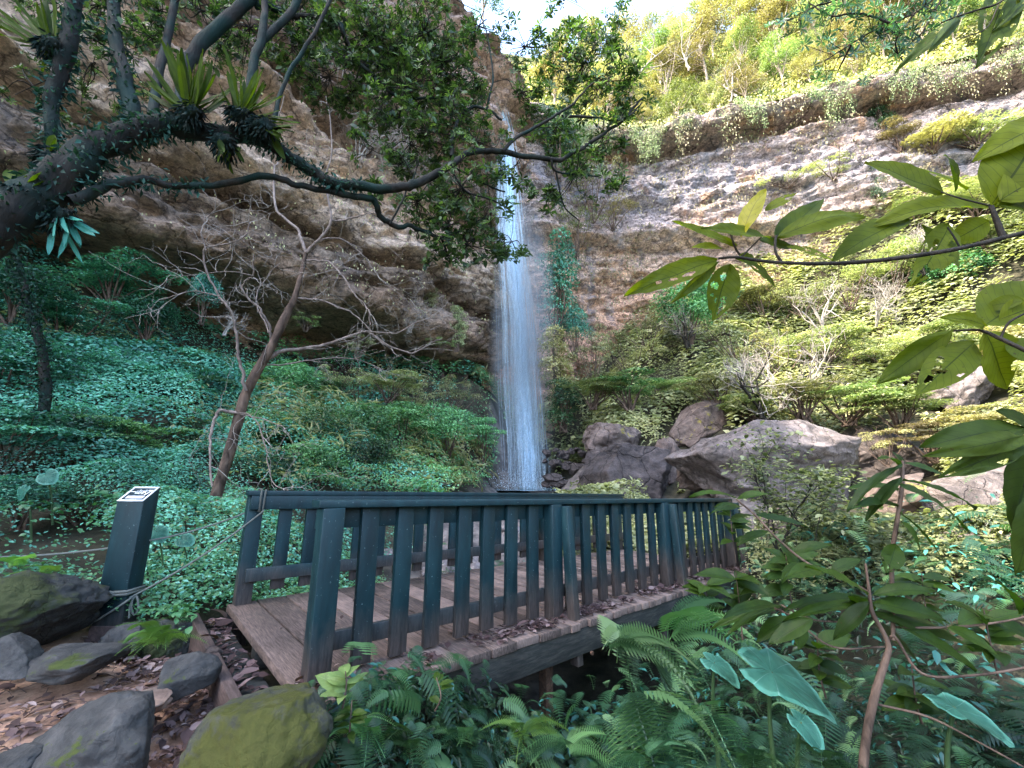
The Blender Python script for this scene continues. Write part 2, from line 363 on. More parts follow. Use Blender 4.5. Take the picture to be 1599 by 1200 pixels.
# ---------------------------------------------------------------- cliffs
def cliffmat(name, base, bands, wet=(.05, .06, .075), wetamt=.5, seedo=0., patch=None, na=.85, nb=.75):
    m, nt, out = newmat(name); tc = N_(nt, 'ShaderNodeTexCoord'); co = tc.outputs['Object']
    n1 = noise(nt, co, .35, 8, .62, .8, (1, 1, 2.6)); n2 = noise(nt, co, 2.3, 9, .72, .4, (1, 1, 1.6)); n3 = noise(nt, co, .09, 5, .5, .5)
    n4 = noise(nt, co, .8, 6, .6, .2, (1, 1, .1)); n5 = noise(nt, co, 7, 9, .78, .5)
    vo = N_(nt, 'ShaderNodeTexVoronoi', feature='DISTANCE_TO_EDGE'); vo.inputs['Scale'].default_value = .55; wv = noise(nt, co, .9, 6, .65); ad = N_(nt, 'ShaderNodeVectorMath', operation='MULTIPLY_ADD'); ad.inputs[1].default_value = (1.6, 1.6, 1.6); mpv = N_(nt, 'ShaderNodeMapping'); mpv.inputs['Scale'].default_value = (1, 1, 2.2); nt.links.new(co, mpv.inputs[0]); nt.links.new(wv.outputs[1], ad.inputs[0]); nt.links.new(mpv.outputs[0], ad.inputs[2]); nt.links.new(ad.outputs[0], vo.inputs['Vector']); crk = ramp(nt, vo.outputs['Distance'], [(0, (0, 0, 0)), (.03, (1, 1, 1))]).outputs[0]
    col = ramp(nt, n1.outputs[0], base).outputs[0]
    sx = N_(nt, 'ShaderNodeSeparateXYZ'); nt.links.new(co, sx.inputs[0])
    z = mathn(nt, 'MULTIPLY_ADD', n3.outputs[0], 5., sx.outputs[2]); z = mathn(nt, 'MULTIPLY_ADD', n1.outputs[0], 2., z)
    zz = mathn(nt, 'MULTIPLY', mathn(nt, 'SUBTRACT', z, 3.5), 1/45.)
    wvs = N_(nt, 'ShaderNodeTexWave', wave_type='BANDS', bands_direction='Z', wave_profile='SAW'); wvs.inputs['Scale'].default_value = .16; wvs.inputs['Distortion'].default_value = 5; wvs.inputs['Detail'].default_value = 5; wvs.inputs['Detail Scale'].default_value = .6; nt.links.new(co, wvs.inputs[0])
    bd = ramp(nt, zz, bands).outputs[0]
    col = mixc(nt, .7, col, bd)
    col = mixc(nt, .5, col, ramp(nt, wvs.outputs[0], [(0, (.3, .3, .3)), (.2, (.85, .85, .85)), (.9, (1.15, 1.12, 1.1)), (1, (.5, .5, .5))]).outputs[0], 'MULTIPLY')
    if patch:
        npt = noise(nt, co, .22, 5, .6, 1.2); f = ramp(nt, npt.outputs[0], [(.56, (0, 0, 0)), (.66, (1, 1, 1))]).outputs[0]
        col = mixc(nt, mathn(nt, 'MULTIPLY', f, .75), col, patch)
    col = mixc(nt, na, col, ramp(nt, n2.outputs[0], [(.34, (.22, .22, .24)), (.5, (.95, .95, .95)), (.66, (1.75, 1.7, 1.6))]).outputs[0], 'MULTIPLY')
    col = mixc(nt, nb, col, ramp(nt, n5.outputs[0], [(.38, (.25, .25, .25)), (.62, (1.65, 1.65, 1.65))]).outputs[0], 'MULTIPLY')
    col = mixc(nt, .6, col, crk, 'MULTIPLY')
    f = ramp(nt, n4.outputs[0], [(.52, (0, 0, 0)), (.66, (wetamt,)*3)]).outputs[0]
    col = mixc(nt, f, col, wet)
    h = mathn(nt, 'MULTIPLY_ADD', n5.outputs[0], .25, mathn(nt, 'MULTIPLY_ADD', n2.outputs[0], .9, mathn(nt, 'MULTIPLY_ADD', crk, .35, n1.outputs[0])))
    princ(nt, out, col, .85, .25, bumpn(nt, h, .9, .35)); return m
def wall(name, plan, prof, zb, zt, nu, nv, mat, seed, amp=1., label=None, led_a=.35, cut=None, ba=.8, ra=.9, zsh=None):
    plan = smooth_path(np.c_[np.array(plan, float), np.zeros(len(plan))], 12)
    s = np.r_[0, np.cumsum(np.linalg.norm(np.diff(plan, axis=0), axis=1))]; su = np.linspace(0, s[-1], nu)
    Px = np.stack([np.interp(su, s, plan[:, k]) for k in range(3)], -1); T = nrm(np.gradient(Px, axis=0)); Nn = np.stack([T[:, 1], -T[:, 0], 0*T[:, 0]], -1)
    zz = np.linspace(zb, zt, nv); U, Zz = np.meshgrid(su, zz, indexing='ij')
    if cut: Zz = np.minimum(Zz, np.interp(su/s[-1], *cut)[:, None])
    pf = np.array(prof, float)
    wob = 1.1*f2(U*.06, Zz*.02, 3, seed+5)
    zq = Zz+wob*1.3+(0 if zsh is None else np.interp(su/s[-1], *zsh)[:, None])
    o = np.interp(zq, pf[:, 0], pf[:, 1])
    Q = np.stack([Px[:, 0][:, None]+0*Zz, Px[:, 1][:, None]+0*Zz, Zz*2.2], -1)
    rg_ = 1-np.abs(fbm(Q*.33, 4, seed+31)); o = o+amp*(.9*fbm(Q*.16, 4, seed)+.5*fbm(Q*.7*np.array([1, 1, 1.3]), 5, seed+9, .6)-ra*np.clip(rg_-.8, 0, 1)*3)
    blk = np.floor(fbm(Q*np.array([.25, .25, .3]), 3, seed+40)*5)/5; o = o+amp*ba*blk
    led = np.abs(((zq*.8+.6*fbm(Q*.12, 3, seed+2)) % 1)-.35); o = o+amp*led_a*np.clip(led*2.5, 0, 1)*np.clip(.5+fbm(Q*.2, 2, seed+3), 0, 1)
    V = Px[:, None]+Nn[:, None]*o[..., None]; V[..., 2] = Zz+amp*.25*fbm(Q*.5, 3, seed+7)
    i = np.arange(nu-1)[:, None]*nv; j = np.arange(nv-1)[None]
    Fq = np.stack([i+j, i+nv+j, i+nv+j+1, i+j+1], -1).reshape(-1, 4)
    ob = mesh(name, V.reshape(-1, 3), [Fq], mat, loc=(0, 0, 0), smooth=True); tag(ob, label, kind='structure')
    return V, Nn
cm1 = cliffmat('brown_cliff', [(.3, (.08, .055, .04)), (.5, (.28, .21, .16)), (.7, (.62, .5, .4))],
    [(0, (.14, .11, .1)), (.12, (.5, .35, .3)), (.22, (.46, .31, .22)), (.29, (.15, .11, .08)), (.34, (.7, .53, .4)), (.42, (.64, .47, .37)), (.46, (.17, .12, .09)), (.58, (.24, .17, .13)), (.63, (.6, .44, .38)), (.76, (.5, .37, .33)), (.82, (.14, .1, .08)), (.9, (.4, .28, .22)), (1, (.25, .18, .15))], wetamt=.35, na=.6, nb=.6)
profL = [(-6, -3), (4, -6.5), (7.6, -8.), (8.8, -6.2), (9.3, .1), (10.2, .7), (12.2, .5), (12.8, -.9), (13.6, .9), (16.5, 1.4), (18.5, .9), (19.2, -.6), (20.5, 1.1), (24, 1.7), (25, .2), (26.5, 1.9), (31, 1.9), (32, .8), (33.5, 2.6), (40, 3.1), (46, 1.5)]
planL = [(-46, -30), (-32, -6), (-20, 9.5), (-10.5, 19.5), (-5.0, 26.3), (-2.6, 29.6), (-1.4, 31.6), (-.6, 33.4)]
VL, NL = wall('cliff', planL, profL, -4, 44, 620, 330, cm1, 21, 1., 'brown banded overhanging rock wall left of the waterfall', .75, ([0, .7, .82, .9, 1], [44, 44, 38, 34.0, 34]), .3, .5, ([0, .5, .8, 1], [-1.2, -1.2, -1.0, -.6]))
cm2 = cliffmat('pale_cliff', [(.3, (.16, .12, .1)), (.5, (.36, .27, .22)), (.7, (.44, .35, .28))],
    [(0, (.4, .2, .11)), (.2, (.6, .29, .17)), (.33, (.66, .38, .24)), (.45, (.6, .42, .31)), (.53, (.48, .4, .38)), (.6, (.29, .29, .34)), (.7, (.36, .31, .31)), (.78, (.4, .33, .32)), (.88, (.3, .26, .25)), (1, (.2, .16, .13))], wet=(.13, .16, .2), wetamt=.55, patch=(.5, .3, .18))
profR = [(-6, 2), (12, 1.2), (15, .6), (16, 1.2), (20, .7), (21, .2), (22.2, 1.9), (23.2, 1.2), (25.5, 1.), (26.3, 1.6), (27, .8), (31.3, .6), (32, -.6), (32.7, -.9), (33, 1.9), (33.6, 2.2), (34.4, 2)]
planR = [(-2.0, 33.9), (.2, 33.4), (2.4, 33.3), (4.2, 34.6), (7.5, 35.8), (12.5, 36), (20, 34.2), (30, 31), (37, 28.8), (46, 24), (58, 12), (66, -6), (70, -30)]
VR, NR = wall('cliff', planR, profR, -2, 34.4, 720, 280, cm2, 55, .62, 'pale grey and orange rock wall right of the waterfall', .15, None, .45, .6)

# forested hillsides above the two walls
def hill(name, plan, z0, tilt, mat, label, depth=60, seed=1, back=0.):
    plan = smooth_path(np.c_[np.array(plan, float), np.zeros(len(plan))], 8); n = len(plan); T = nrm(np.gradient(plan, axis=0)); Nn = np.stack([T[:, 1], -T[:, 0], 0*T[:, 0]], -1)
    m = 40; d = np.linspace(-2.3, depth, m)
    V = plan[:, None]-Nn[:, None]*d[None, :, None]; V[..., 2] = z0+np.clip(d, 0, None)[None]*tilt+0*V[..., 2]
    V[..., 2] += (1.6*f2(V[..., 0]*.12, V[..., 1]*.12, 3, seed))*np.clip(d/5, 0, 1)[None]
    i = np.arange(n-1)[:, None]*m; j = np.arange(m-1)[None]; Fq = np.stack([i+j, i+m+j, i+m+j+1, i+j+1], -1).reshape(-1, 4)
    ob = mesh(name, V.reshape(-1, 3), [Fq], mat, loc=(0, 0, 0), smooth=True); tag(ob, label, kind='structure')
    return V
mm, nt_, out_ = newmat('forest_floor'); tc_ = N_(nt_, 'ShaderNodeTexCoord'); nn = noise(nt_, tc_.outputs['Object'], 1.2, 6)
princ(nt_, out_, ramp(nt_, nn.outputs[0], [(.3, (.03, .04, .015)), (.7, (.12, .12, .04))]).outputs[0], .9, .1, bumpn(nt_, nn.outputs[0], 1, .3))
HR = hill('hillside', [(-9, 28.5), (-5, 32), (-1, 34.6), (2.2, 35.4), (6, 36.2), (12.5, 36.2), (20, 34.4), (30, 31.2), (37, 29), (46, 24.2), (58, 12), (70, -8)], 34.2, 1.55, mm, 'steep wooded slope above the pale wall', 30, 3)
HL = hill('hillside', [(-47, -30), (-33, -6), (-21, 9.5), (-12, 19.5), (-9, 23.5)], 43.5, .9, mm, 'wooded slope above the brown wall', 30, 4)
bpy.context.view_layer.update()

# ---------------------------------------------------------------- water
def watermat(name, col, rough=.08, bs=.3):
    m, nt, out = newmat(name); tc = N_(nt, 'ShaderNodeTexCoord'); n = noise(nt, tc.outputs['Object'], 5, 5, .6, 1)
    princ(nt, out, col, rough, .6, bumpn(nt, n.outputs[0], bs, .05)); return m
wc = P(795, 765, 22.5)
n = 64; a = np.arange(n)/n*2*PI; rad = 1+.18*f2(np.cos(a)*2, np.sin(a)*2, 3, 8)
zp = float(wc[2])-.02
V = np.c_[wc[0]+.6+np.cos(a)*3.4*rad, 24.4+np.sin(a)*2.6*rad, np.full(n, zp)]; V = np.vstack([V, [wc[0]+.6, 24.4, zp]])
pool = mesh('plunge_pool', V, [np.array([[k, (k+1) % n, n] for k in range(n)])], watermat('pool_water', (.05, .14, .17)), loc=(0, 0, 0)); tag(pool, 'shallow blue plunge pool under the waterfall', kind='structure')
mw, nt, out = newmat('falling_water'); tc = N_(nt, 'ShaderNodeTexCoord'); co = tc.outputs['Object']
na_ = noise(nt, co, 3.2, 5, .7, .2, (1.5, 1.5, .22)); nb_ = noise(nt, co, 14, 4, .7, 0, (1, 1, .5))
al = ramp(nt, mathn(nt, 'MULTIPLY_ADD', nb_.outputs[0], .5, na_.outputs[0]), [(.55, (.08, .08, .08)), (.98, (.85, .85, .85))]).outputs[0]
d_ = N_(nt, 'ShaderNodeBsdfDiffuse'); d_.inputs[0].default_value = (.72, .89, 1, 1); t2 = N_(nt, 'ShaderNodeBsdfTranslucent'); t2.inputs[0].default_value = (.72, .89, 1, 1)
mx = N_(nt, 'ShaderNodeMixShader'); mx.inputs[0].default_value = .5; nt.links.new(d_.outputs[0], mx.inputs[1]); nt.links.new(t2.outputs[0], mx.inputs[2])
tp = N_(nt, 'ShaderNodeBsdfTransparent'); m2 = N_(nt, 'ShaderNodeMixShader'); nt.links.new(al, m2.inputs[0]); nt.links.new(tp.outputs[0], m2.inputs[1]); nt.links.new(mx.outputs[0], m2.inputs[2]); nt.links.new(m2.outputs[0], out.inputs[0])
mb = MB(); rng = np.random.default_rng(3)
top = P(760, 92, 30.8); mid_ = P(790, 215, 29.8); bot = P(828, 765, 25.2); HM = (top[2]-mid_[2])/(top[2]-bot[2])
def fall_xy(z, sx, sy):
    sp = np.interp(z, [0, HM, .45, .8, 1], [.2, .42, .62, .8, .8]); env = .22*np.sin(z*9.+1)*z+.12*np.sin(z*21)*z
    cx = np.interp(z, [0, HM, .36, 1], [top[0], mid_[0], mid_[0]+.3, bot[0]])+sx*sp+env*.6; cy = np.interp(z, [0, HM, .36, 1], [top[1], mid_[1], mid_[1]-1.3, bot[1]])+sy*sp
    return cx, cy
for k in range(850):
    core = rng.random() < .6; gx = rng.normal()*(.2 if core else .72)-(.0 if core else .18*rng.random()); gy = rng.normal()*.3
    z0 = rng.random()**1.3*.9 if rng.random() < .8 else 0; z1 = min(1, z0+rng.uniform(.12, .7)); q = max(int(40*(z1-z0)), 6); z = np.linspace(z0, z1, q)
    cx, cy = fall_xy(z, gx, gy); drift = rng.normal()*.35*(z-z0); cx = cx+drift+.1*f2(z*7+k*3.1, z*0+k*1.7, 3, 3)
    wd = rng.uniform(.006, .03)*(2.2 if core and rng.random() < .3 else 1); wv = wd*np.sin(np.linspace(.15, PI-.15, q))**.6*(.8+z); yaw = rng.uniform(-1, 1); dx = np.array([math.cos(yaw), math.sin(yaw), 0])
    L = np.c_[cx, cy, top[2]-(top[2]-bot[2])*z]; Vv = np.vstack([L-dx*wv[:, None], L+dx*wv[:, None]]); ii = np.arange(q-1); mb.add(Vv, np.stack([ii, ii+1, ii+1+q, ii+q], -1))
o = mb.build('waterfall', mw, loc=(0, 0, 0)); tag(o, 'tall thin white waterfall dropping down the cliff corner', kind='structure')
mspray, nt, out = newmat('spray'); princ(nt, out, (.75, .9, 1), .4, .5)
mb = MB(); n = 9000; z = rng.random(n)**.6; cx, cy = fall_xy(z, rng.normal(size=n)*.55-np.abs(rng.normal(size=n))*np.interp(z, [0, .35, .5, .7, 1], [0, .2, .7, .5, .3]), rng.normal(size=n)*.6)
place(mb, T_DIA, np.c_[cx, cy, top[2]-(top[2]-bot[2])*z], np.c_[rng.normal(size=(n, 2))*.15, -np.ones(n)], rdir(rng, n), rng.uniform(.03, .14, n), rng.uniform(.05, .16, n), rng=rng)
nb = 3500; a = rng.random(nb)*2*PI; r_ = np.abs(rng.normal(size=nb))*1.2
place(mb, T_DIA, np.c_[bot[0]-.3+np.cos(a)*r_*1.3, bot[1]-.4+np.sin(a)*r_, bot[2]+np.abs(rng.normal(size=nb))*.8*np.exp(-r_*.4)], rdir(rng, nb), rdir(rng, nb), rng.uniform(.02, .07, nb), .5, rng=rng)
o = mb.build('waterfall_spray', mspray, loc=(0, 0, 0)); tag(o, 'fine white spray drifting round the falling water', kind='stuff')
mm_, nt, out = newmat('mist'); tc = N_(nt, 'ShaderNodeTexCoord'); mp = N_(nt, 'ShaderNodeMapping'); nt.links.new(tc.outputs['Object'], mp.inputs[0]); ln = N_(nt, 'ShaderNodeVectorMath', operation='LENGTH')
mp.inputs['Scale'].default_value = (1/2.4, 1/2.4, 1/12); nt.links.new(mp.outputs[0], ln.inputs[0]); fo_ = ramp(nt, ln.outputs['Value'], [(.0, (1, 1, 1)), (.45, (.35, .35, .35)), (1, (0, 0, 0))]).outputs[0]
pv = N_(nt, 'ShaderNodeVolumePrincipled'); pv.inputs['Color'].default_value = (.8, .93, 1, 1); pv.inputs['Anisotropy'].default_value = .2; nt.links.new(mathn(nt, 'MULTIPLY', fo_, .65), pv.inputs['Density']); nt.links.new(pv.outputs[0], out.inputs['Volume'])
mv, mf = __import__('bmesh').new(), None; __import__('bmesh').ops.create_icosphere(mv, subdivisions=3, radius=1); vv = np.array([q.co[:] for q in mv.verts]); ff = np.array([[w_.index for w_ in q.verts] for q in mv.faces]); mv.free()
mc_ = np.array([bot[0]-.4, bot[1]+.2, bot[2]+8.5]); o = mesh('mist', mc_+vv*np.array([2.4, 2.4, 12]), [ff], mm_, loc=tuple(mc_)); tag(o, 'soft column of mist round the lower half of the waterfall', kind='stuff')

# ---------------------------------------------------------------- leaf materials
M_TEAL = leafmat('teal_leaf', [(.004, .03, .024), (.025, .12, .085), (.08, .3, .2), (.22, .55, .4)], .3)
M_TEALD = leafmat('deep_teal_leaf', [(.01, .05, .045), (.02, .1, .08), (.04, .18, .14), (.08, .3, .24)], .3)
M_GREEN = leafmat('green_leaf', [(.008, .04, .016), (.05, .16, .06), (.16, .36, .14), (.34, .58, .28)], .3)
M_LIME = leafmat('lime_leaf', [(.035, .06, .02), (.12, .17, .06), (.26, .32, .13), (.42, .47, .25)], .35)
M_PALE = leafmat('pale_leaf', [(.05, .065, .025), (.18, .21, .1), (.4, .42, .22), (.6, .6, .38)], .35)
M_GOLD = leafmat('golden_leaf', [(.08, .075, .03), (.22, .2, .09), (.4, .36, .19), (.56, .5, .31)], .38)
M_STRAW = leafmat('dry_grass', [(.15, .15, .07), (.28, .28, .14), (.42, .4, .22), (.5, .42, .26)], .3)
M_DARK = leafmat('dark_leaf', [(.008, .03, .018), (.02, .065, .03), (.045, .12, .05), (.1, .22, .09)], .3)
M_CANOPY = leafmat('canopy_leaf', [(.012, .035, .01), (.03, .07, .018), (.06, .12, .03), (.12, .2, .06)], .45)
M_IVY = leafmat('ivy_leaf', [(.015, .07, .035), (.04, .15, .065), (.09, .26, .11), (.2, .42, .2)], .28, .4, .5)
M_ROSY = leafmat('dead_leaf', [(.06, .04, .036), (.13, .085, .075), (.23, .16, .145), (.45, .36, .33)], .15, .7, .2)

def keepout(x, y, ext=.75, fx_=.0):
    k = np.ones(x.shape)
    for px, py, Y, w_, h_ in BO:
        c = P(px, py, Y); R = M(w_, Y)*.5; dc = np.hypot(c[0], c[1]); ux, uy = c[0]/dc, c[1]/dc; lo = (x-c[0])*ux+(y-c[1])*uy; la = np.abs(-(x-c[0])*uy+(y-c[1])*ux)
        k = np.where((la < R*.85) & (lo < R*.5) & (lo > -R*ext-fx_*dc), 0, k)
    return k
# ---------------------------------------------------------------- undergrowth (nobody could count it)
gx0, gx1, gy0, gy1, gs = -30, 62, .8, 38, .16
GX = np.arange(gx0, gx1, gs); GY = np.arange(gy0, gy1, gs); XX, YY = np.meshgrid(GX, GY, indexing='ij')
HH = H(XX, YY); RR = np.hypot(XX, YY); CV = np.zeros_like(HH); rng = np.random.default_rng(11)
for k in range(6500):
    u = rng.random(); r = 1.5*(50/1.5)**u; a = rng.uniform(-1.15, 1.15); x = r*math.sin(a); y = r*math.cos(a)
    R0 = rng.uniform(.05, .15)*(r**.85); hh = R0*rng.uniform(.35, .95)
    ix0, ix1 = int((x-R0-gx0)/gs), int((x+R0-gx0)/gs)+2; iy0, iy1 = int((y-R0-gy0)/gs), int((y+R0-gy0)/gs)+2
    ix0 = max(ix0, 0); iy0 = max(iy0, 0)
    if ix1 <= ix0 or iy1 <= iy0 or ix0 >= len(GX) or iy0 >= len(GY): continue
    d2 = ((XX[ix0:ix1, iy0:iy1]-x)**2+(YY[ix0:ix1, iy0:iy1]-y)**2)/R0**2
    CV[ix0:ix1, iy0:iy1] = np.maximum(CV[ix0:ix1, iy0:iy1], hh*np.sqrt(np.clip(1-d2, 0, 1)))
CV *= .12+.88*keepout(XX, YY, 1., .16); S_ = HH+CV; gxg, gyg = np.gradient(S_, gs)
def samp(A, x, y):
    fx = np.clip((x-gx0)/gs, 0, len(GX)-1.01); fy = np.clip((y-gy0)/gs, 0, len(GY)-1.01); i = fx.astype(int); j = fy.astype(int); fx -= i; fy -= j
    return A[i, j]*(1-fx)*(1-fy)+A[i+1, j]*fx*(1-fy)+A[i, j+1]*(1-fx)*fy+A[i+1, j+1]*fx*fy
def cover(name, n, zone, mat, label, size=(.03, .02), tpl=T_DIA, seed=1, rpow=1., rmin=1.5, rmax=34, wid=.55, flat=.5, lift=0.):
    rng = np.random.default_rng(seed); u = rng.random(n); r = rmin*(rmax/rmin)**u; a = rng.uniform(-1.1, 1.1, n); x = r*np.sin(a); y = r*np.cos(a)
    k = (zone(x, y)*keepout(x, y)*np.clip(1.25+2.2*f2(x*.9, y*.9, 2, 91), .12, 1) > rng.random(n)); x, y, r = x[k], y[k], r[k]; k = (y > gy0) & (y < gy1-1) & (x > gx0) & (x < gx1-1); x, y, r = x[k], y[k], r[k]
    n = len(x); cv = samp(CV, x, y); z = samp(HH, x, y)+cv*(1-.35*rng.random(n)**2)+lift*rng.random(n)*r*.02
    Nn = nrm(np.c_[-samp(gxg, x, y), -samp(gyg, x, y), np.ones(n)]); Nn = nrm(Nn*.9+np.array([0, 0, flat])+rdir(rng, n)*.55)
    A = np.cross(Nn, rdir(rng, n)); A = nrm(A+np.array([0, 0, -.15])+np.c_[-samp(gxg, x, y), -samp(gyg, x, y), 0*x]*.25)
    L = (size[0]+size[1]*r)*rng.uniform(.55, 1.5, n)*(1+.5*np.clip(f2(x*.6, y*.6, 2, seed+8)*2, -.6, 1))
    mb = MB(); q_ = 9/np.clip(r, 3, 40); patch = np.clip(.45+.55*f2(x*.35, y*.35, 2, seed)+.45*f2(x*1.6*q_, y*1.6*q_, 2, seed+3), 0, 1)
    place(mb, tpl, np.c_[x, y, z], A, Nn, L, wid, np.clip(patch*.75+rng.random(n)*.3, 0, 1))
    o = mb.build(name, mat, loc=(0, 0, 0)); tag(o, label, kind='stuff'); return o
def Zl(x, y): return (1-pathmask(x, y))*(1-np.clip(streammask(x, y)*1.3, 0, 1))
def brz(x, y):
    p = np.stack([x, y, 0*x], -1)-A0; u = p@DV; w_ = p@NV; return 1-((u > -.4) & (u < 6.6) & (w_ > -.35) & (w_ < 2.2))*1.
def az(x, y): return x/np.maximum(y, .1)
zl = lambda x, y: Zl(x, y)*brz(x, y)*(az(x, y) < .05)*(x < 1.5)
zleft_far = lambda x, y: zl(x, y)*np.clip((np.hypot(x, y)-5)/2, 0, 1)
zleft_near = lambda x, y: zl(x, y)*np.clip((7.5-np.hypot(x, y))/2, 0, 1)*np.clip((y-3.6)*3, 0, 1)
blend = lambda x, y: np.clip((az(x, y)+.75)*1.6+.35*f2(x*.5, y*.5, 2, 61), 0, 1)
cover('undergrowth', 560000, lambda x, y: zleft_far(x, y)*(1-blend(x, y)), M_TEAL, 'teal green leafy undergrowth over the left slope', (.0, .0058), seed=21, rmin=4.5)
cover('undergrowth', 440000, lambda x, y: zleft_far(x, y)*blend(x, y), M_GREEN, 'green leafy undergrowth between the bare tree and the waterfall', (.0, .0058), seed=22, rmin=5)
cover('ground_cover', 130000, zleft_near, M_IVY, 'small leaved creeping plants on the bank behind the post and rope', (.03, .004), T_LEAF, seed=23, rmin=3.4, rmax=8.5, wid=.8)
zr = lambda x, y: Zl(x, y)*brz(x, y)*(az(x, y) > .02)*np.clip((np.hypot(x, y)-6.5)/2, 0, 1)*((x > .6) | (y > 12))
cover('undergrowth', 560000, zr, M_PALE, 'pale yellow green undergrowth over the right slope', (.0, .009), seed=24, rmin=6, rmax=50, flat=1.1)
cover('undergrowth', 70000, lambda x, y: zr(x, y)*np.clip(f2(x*.35, y*.35, 3, 77)*3, 0, 1), M_GOLD, 'golden low plants between the boulders', (.0, .0095), seed=25, rmin=7)
zrn = lambda x, y: (1-pathmask(x, y))*brz(x, y)*np.clip((8.5-np.hypot(x, y))/2.5, 0, 1)*((x > -1.1) & (y > 1.75-.4*x) & (az(x, y) > -.5))
cover('undergrowth', 60000, zrn, M_DARK, 'dark leafy plants on the bank below and right of the footbridge', (.035, .004), T_LEAF, seed=26, rmin=1.7, rmax=8.5, wid=.36, lift=2.)
cover('undergrowth', 9000, zrn, M_TEALD, 'blue green leaves scattered in the gully right of the footbridge', (.05, .004), T_LEAF, seed=27, rmin=1.7, rmax=8.5, wid=.4, lift=3.)
cover('fern_cover', 4600, zrn, M_DARK, 'fine dark ferns crowding the bank right of the footbridge', (.13, .016), _frond(14, .6, .3), seed=29, rmin=1.8, rmax=8, wid=1., lift=4., flat=.8)
cover('fern_cover', 1500, zrn, M_GREEN, 'lighter green ferns on the bank right of the footbridge', (.13, .016), _frond(14, .6, .3), seed=30, rmin=1.8, rmax=8.5, wid=1., lift=5., flat=.8)
cover('grass', 60000, lambda x, y: zl(x, y)*(az(x, y) > -.62)*np.clip(1-np.abs(y-18.5-az(x, y)*9)/4.5, 0, 1), M_STRAW, 'pale reed grass between the shrubs and the dark overhang', (.06, .014), T_DIA, seed=31, rmin=10, rmax=30, wid=.1, flat=0)
cover('undergrowth', 60000, lambda x, y: zleft_far(x, y)*np.clip((f2(x*.3, y*.3, 3, 19)-.05)*4, 0, 1), M_LIME, 'yellow green plants in patches over the left slope', (.0, .009), seed=32, rmin=5, lift=.5)
cover('undergrowth', 40000, lambda x, y: zl(x, y)*(az(x, y) > -.35)*np.clip((np.hypot(x, y)-9)/2, 0, 1)*np.clip((19-y)/3, 0, 1), M_LIME, 'low bright green plants at the bottom of the slope left of the falls', (.0, .008), seed=33, rmin=8)
cover('grass', 60000, lambda x, y: Zl(x, y)*(np.abs(az(x, y)+.02) < .33)*np.clip((y-17)/3, 0, 1)*np.clip(.3+f2(x*.4, y*.4, 2, 5), 0, 1), M_STRAW, 'tall pale reed grass at the foot of the walls beside the falls', (.15, .012), T_DIA, seed=28, rmin=17, rmax=33, wid=.09, flat=0)
# ================================================================ FOOTBRIDGE
def paintmat(name, wear_z=True):
    m, nt, out = newmat(name); tc = N_(nt, 'ShaderNodeTexCoord'); co = tc.outputs['Object']
    n = noise(nt, co, 9, 6, .65, .3, (1, 1, .25)); n2 = noise(nt, co, 70, 4, .7, 0, (1, 1, .12)); n3 = noise(nt, co, 2.5, 4)
    paint = ramp(nt, n.outputs[0], [(.3, (.002, .014, .019)), (.6, (.004, .03, .037)), (.8, (.012, .05, .058))]).outputs[0]
    spk = noise(nt, co, 60, 2, .5); paint = mixc(nt, ramp(nt, spk.outputs[0], [(.7, (0, 0, 0)), (.76, (.6, .6, .6))]).outputs[0], paint, (.22, .3, .3))
    wood = ramp(nt, n2.outputs[0], [(.3, (.025, .02, .018)), (.7, (.085, .07, .062))]).outputs[0]
    sx = N_(nt, 'ShaderNodeSeparateXYZ'); nt.links.new(co, sx.inputs[0])
    v = mathn(nt, 'MULTIPLY_ADD', n3.outputs[0], -.5, mathn(nt, 'MULTIPLY_ADD', n.outputs[0], -.5, sx.outputs[2]))
    f = ramp(nt, mathn(nt, 'ADD', v, .75), [(.3, (1, 1, 1)), (.62, (0, 0, 0))]).outputs[0]
    col = mixc(nt, f, paint, wood)
    princ(nt, out, col, mathn(nt, 'MULTIPLY_ADD', n.outputs[0], .3, .38), .4, bumpn(nt, n2.outputs[0], .35, .004)); return m
def woodmat(name, c1, c2, grain=(1, 1, 1), rough=.75):
    m, nt, out = newmat(name); tc = N_(nt, 'ShaderNodeTexCoord'); co = tc.outputs['Object']
    at = N_(nt, 'ShaderNodeAttribute', attribute_name='rnd')
    mp = N_(nt, 'ShaderNodeMapping'); mp.inputs['Rotation'].default_value = (0, 0, -.7376); nt.links.new(co, mp.inputs[0])
    n = noise(nt, mp.outputs[0], 6, 7, .7, .4, grain); n2 = noise(nt, co, 2.2, 5, .6)
    v = mathn(nt, 'MULTIPLY_ADD', at.outputs['Fac'], .3, mathn(nt, 'ADD', n.outputs[0], -.15))
    col = ramp(nt, v, [(.28, c1), (.72, c2)]).outputs[0]
    col = mixc(nt, .6, col, ramp(nt, n2.outputs[0], [(.35, (.5, .5, .5)), (.65, (1.35, 1.3, 1.3))]).outputs[0], 'MULTIPLY')
    princ(nt, out, col, rough, .3, bumpn(nt, n.outputs[0], .5, .006)); return m
MP = paintmat('dark_teal_paint'); MD = woodmat('deck_wood', (.05, .038, .032), (.25, .185, .155), (14, 1.2, 4)); MBm = woodmat('beam_wood', (.018, .022, .02), (.085, .08, .07), (1, 8, 8))
root = empty('footbridge', BR(0, 0, 0), 'dark teal wooden footbridge with slatted railings and a plank deck', 'footbridge')
R3 = np.array([nrm(DV+np.array([0, 0, SLOPE])), NV, np.cross(nrm(DV+np.array([0, 0, SLOPE])), NV)])
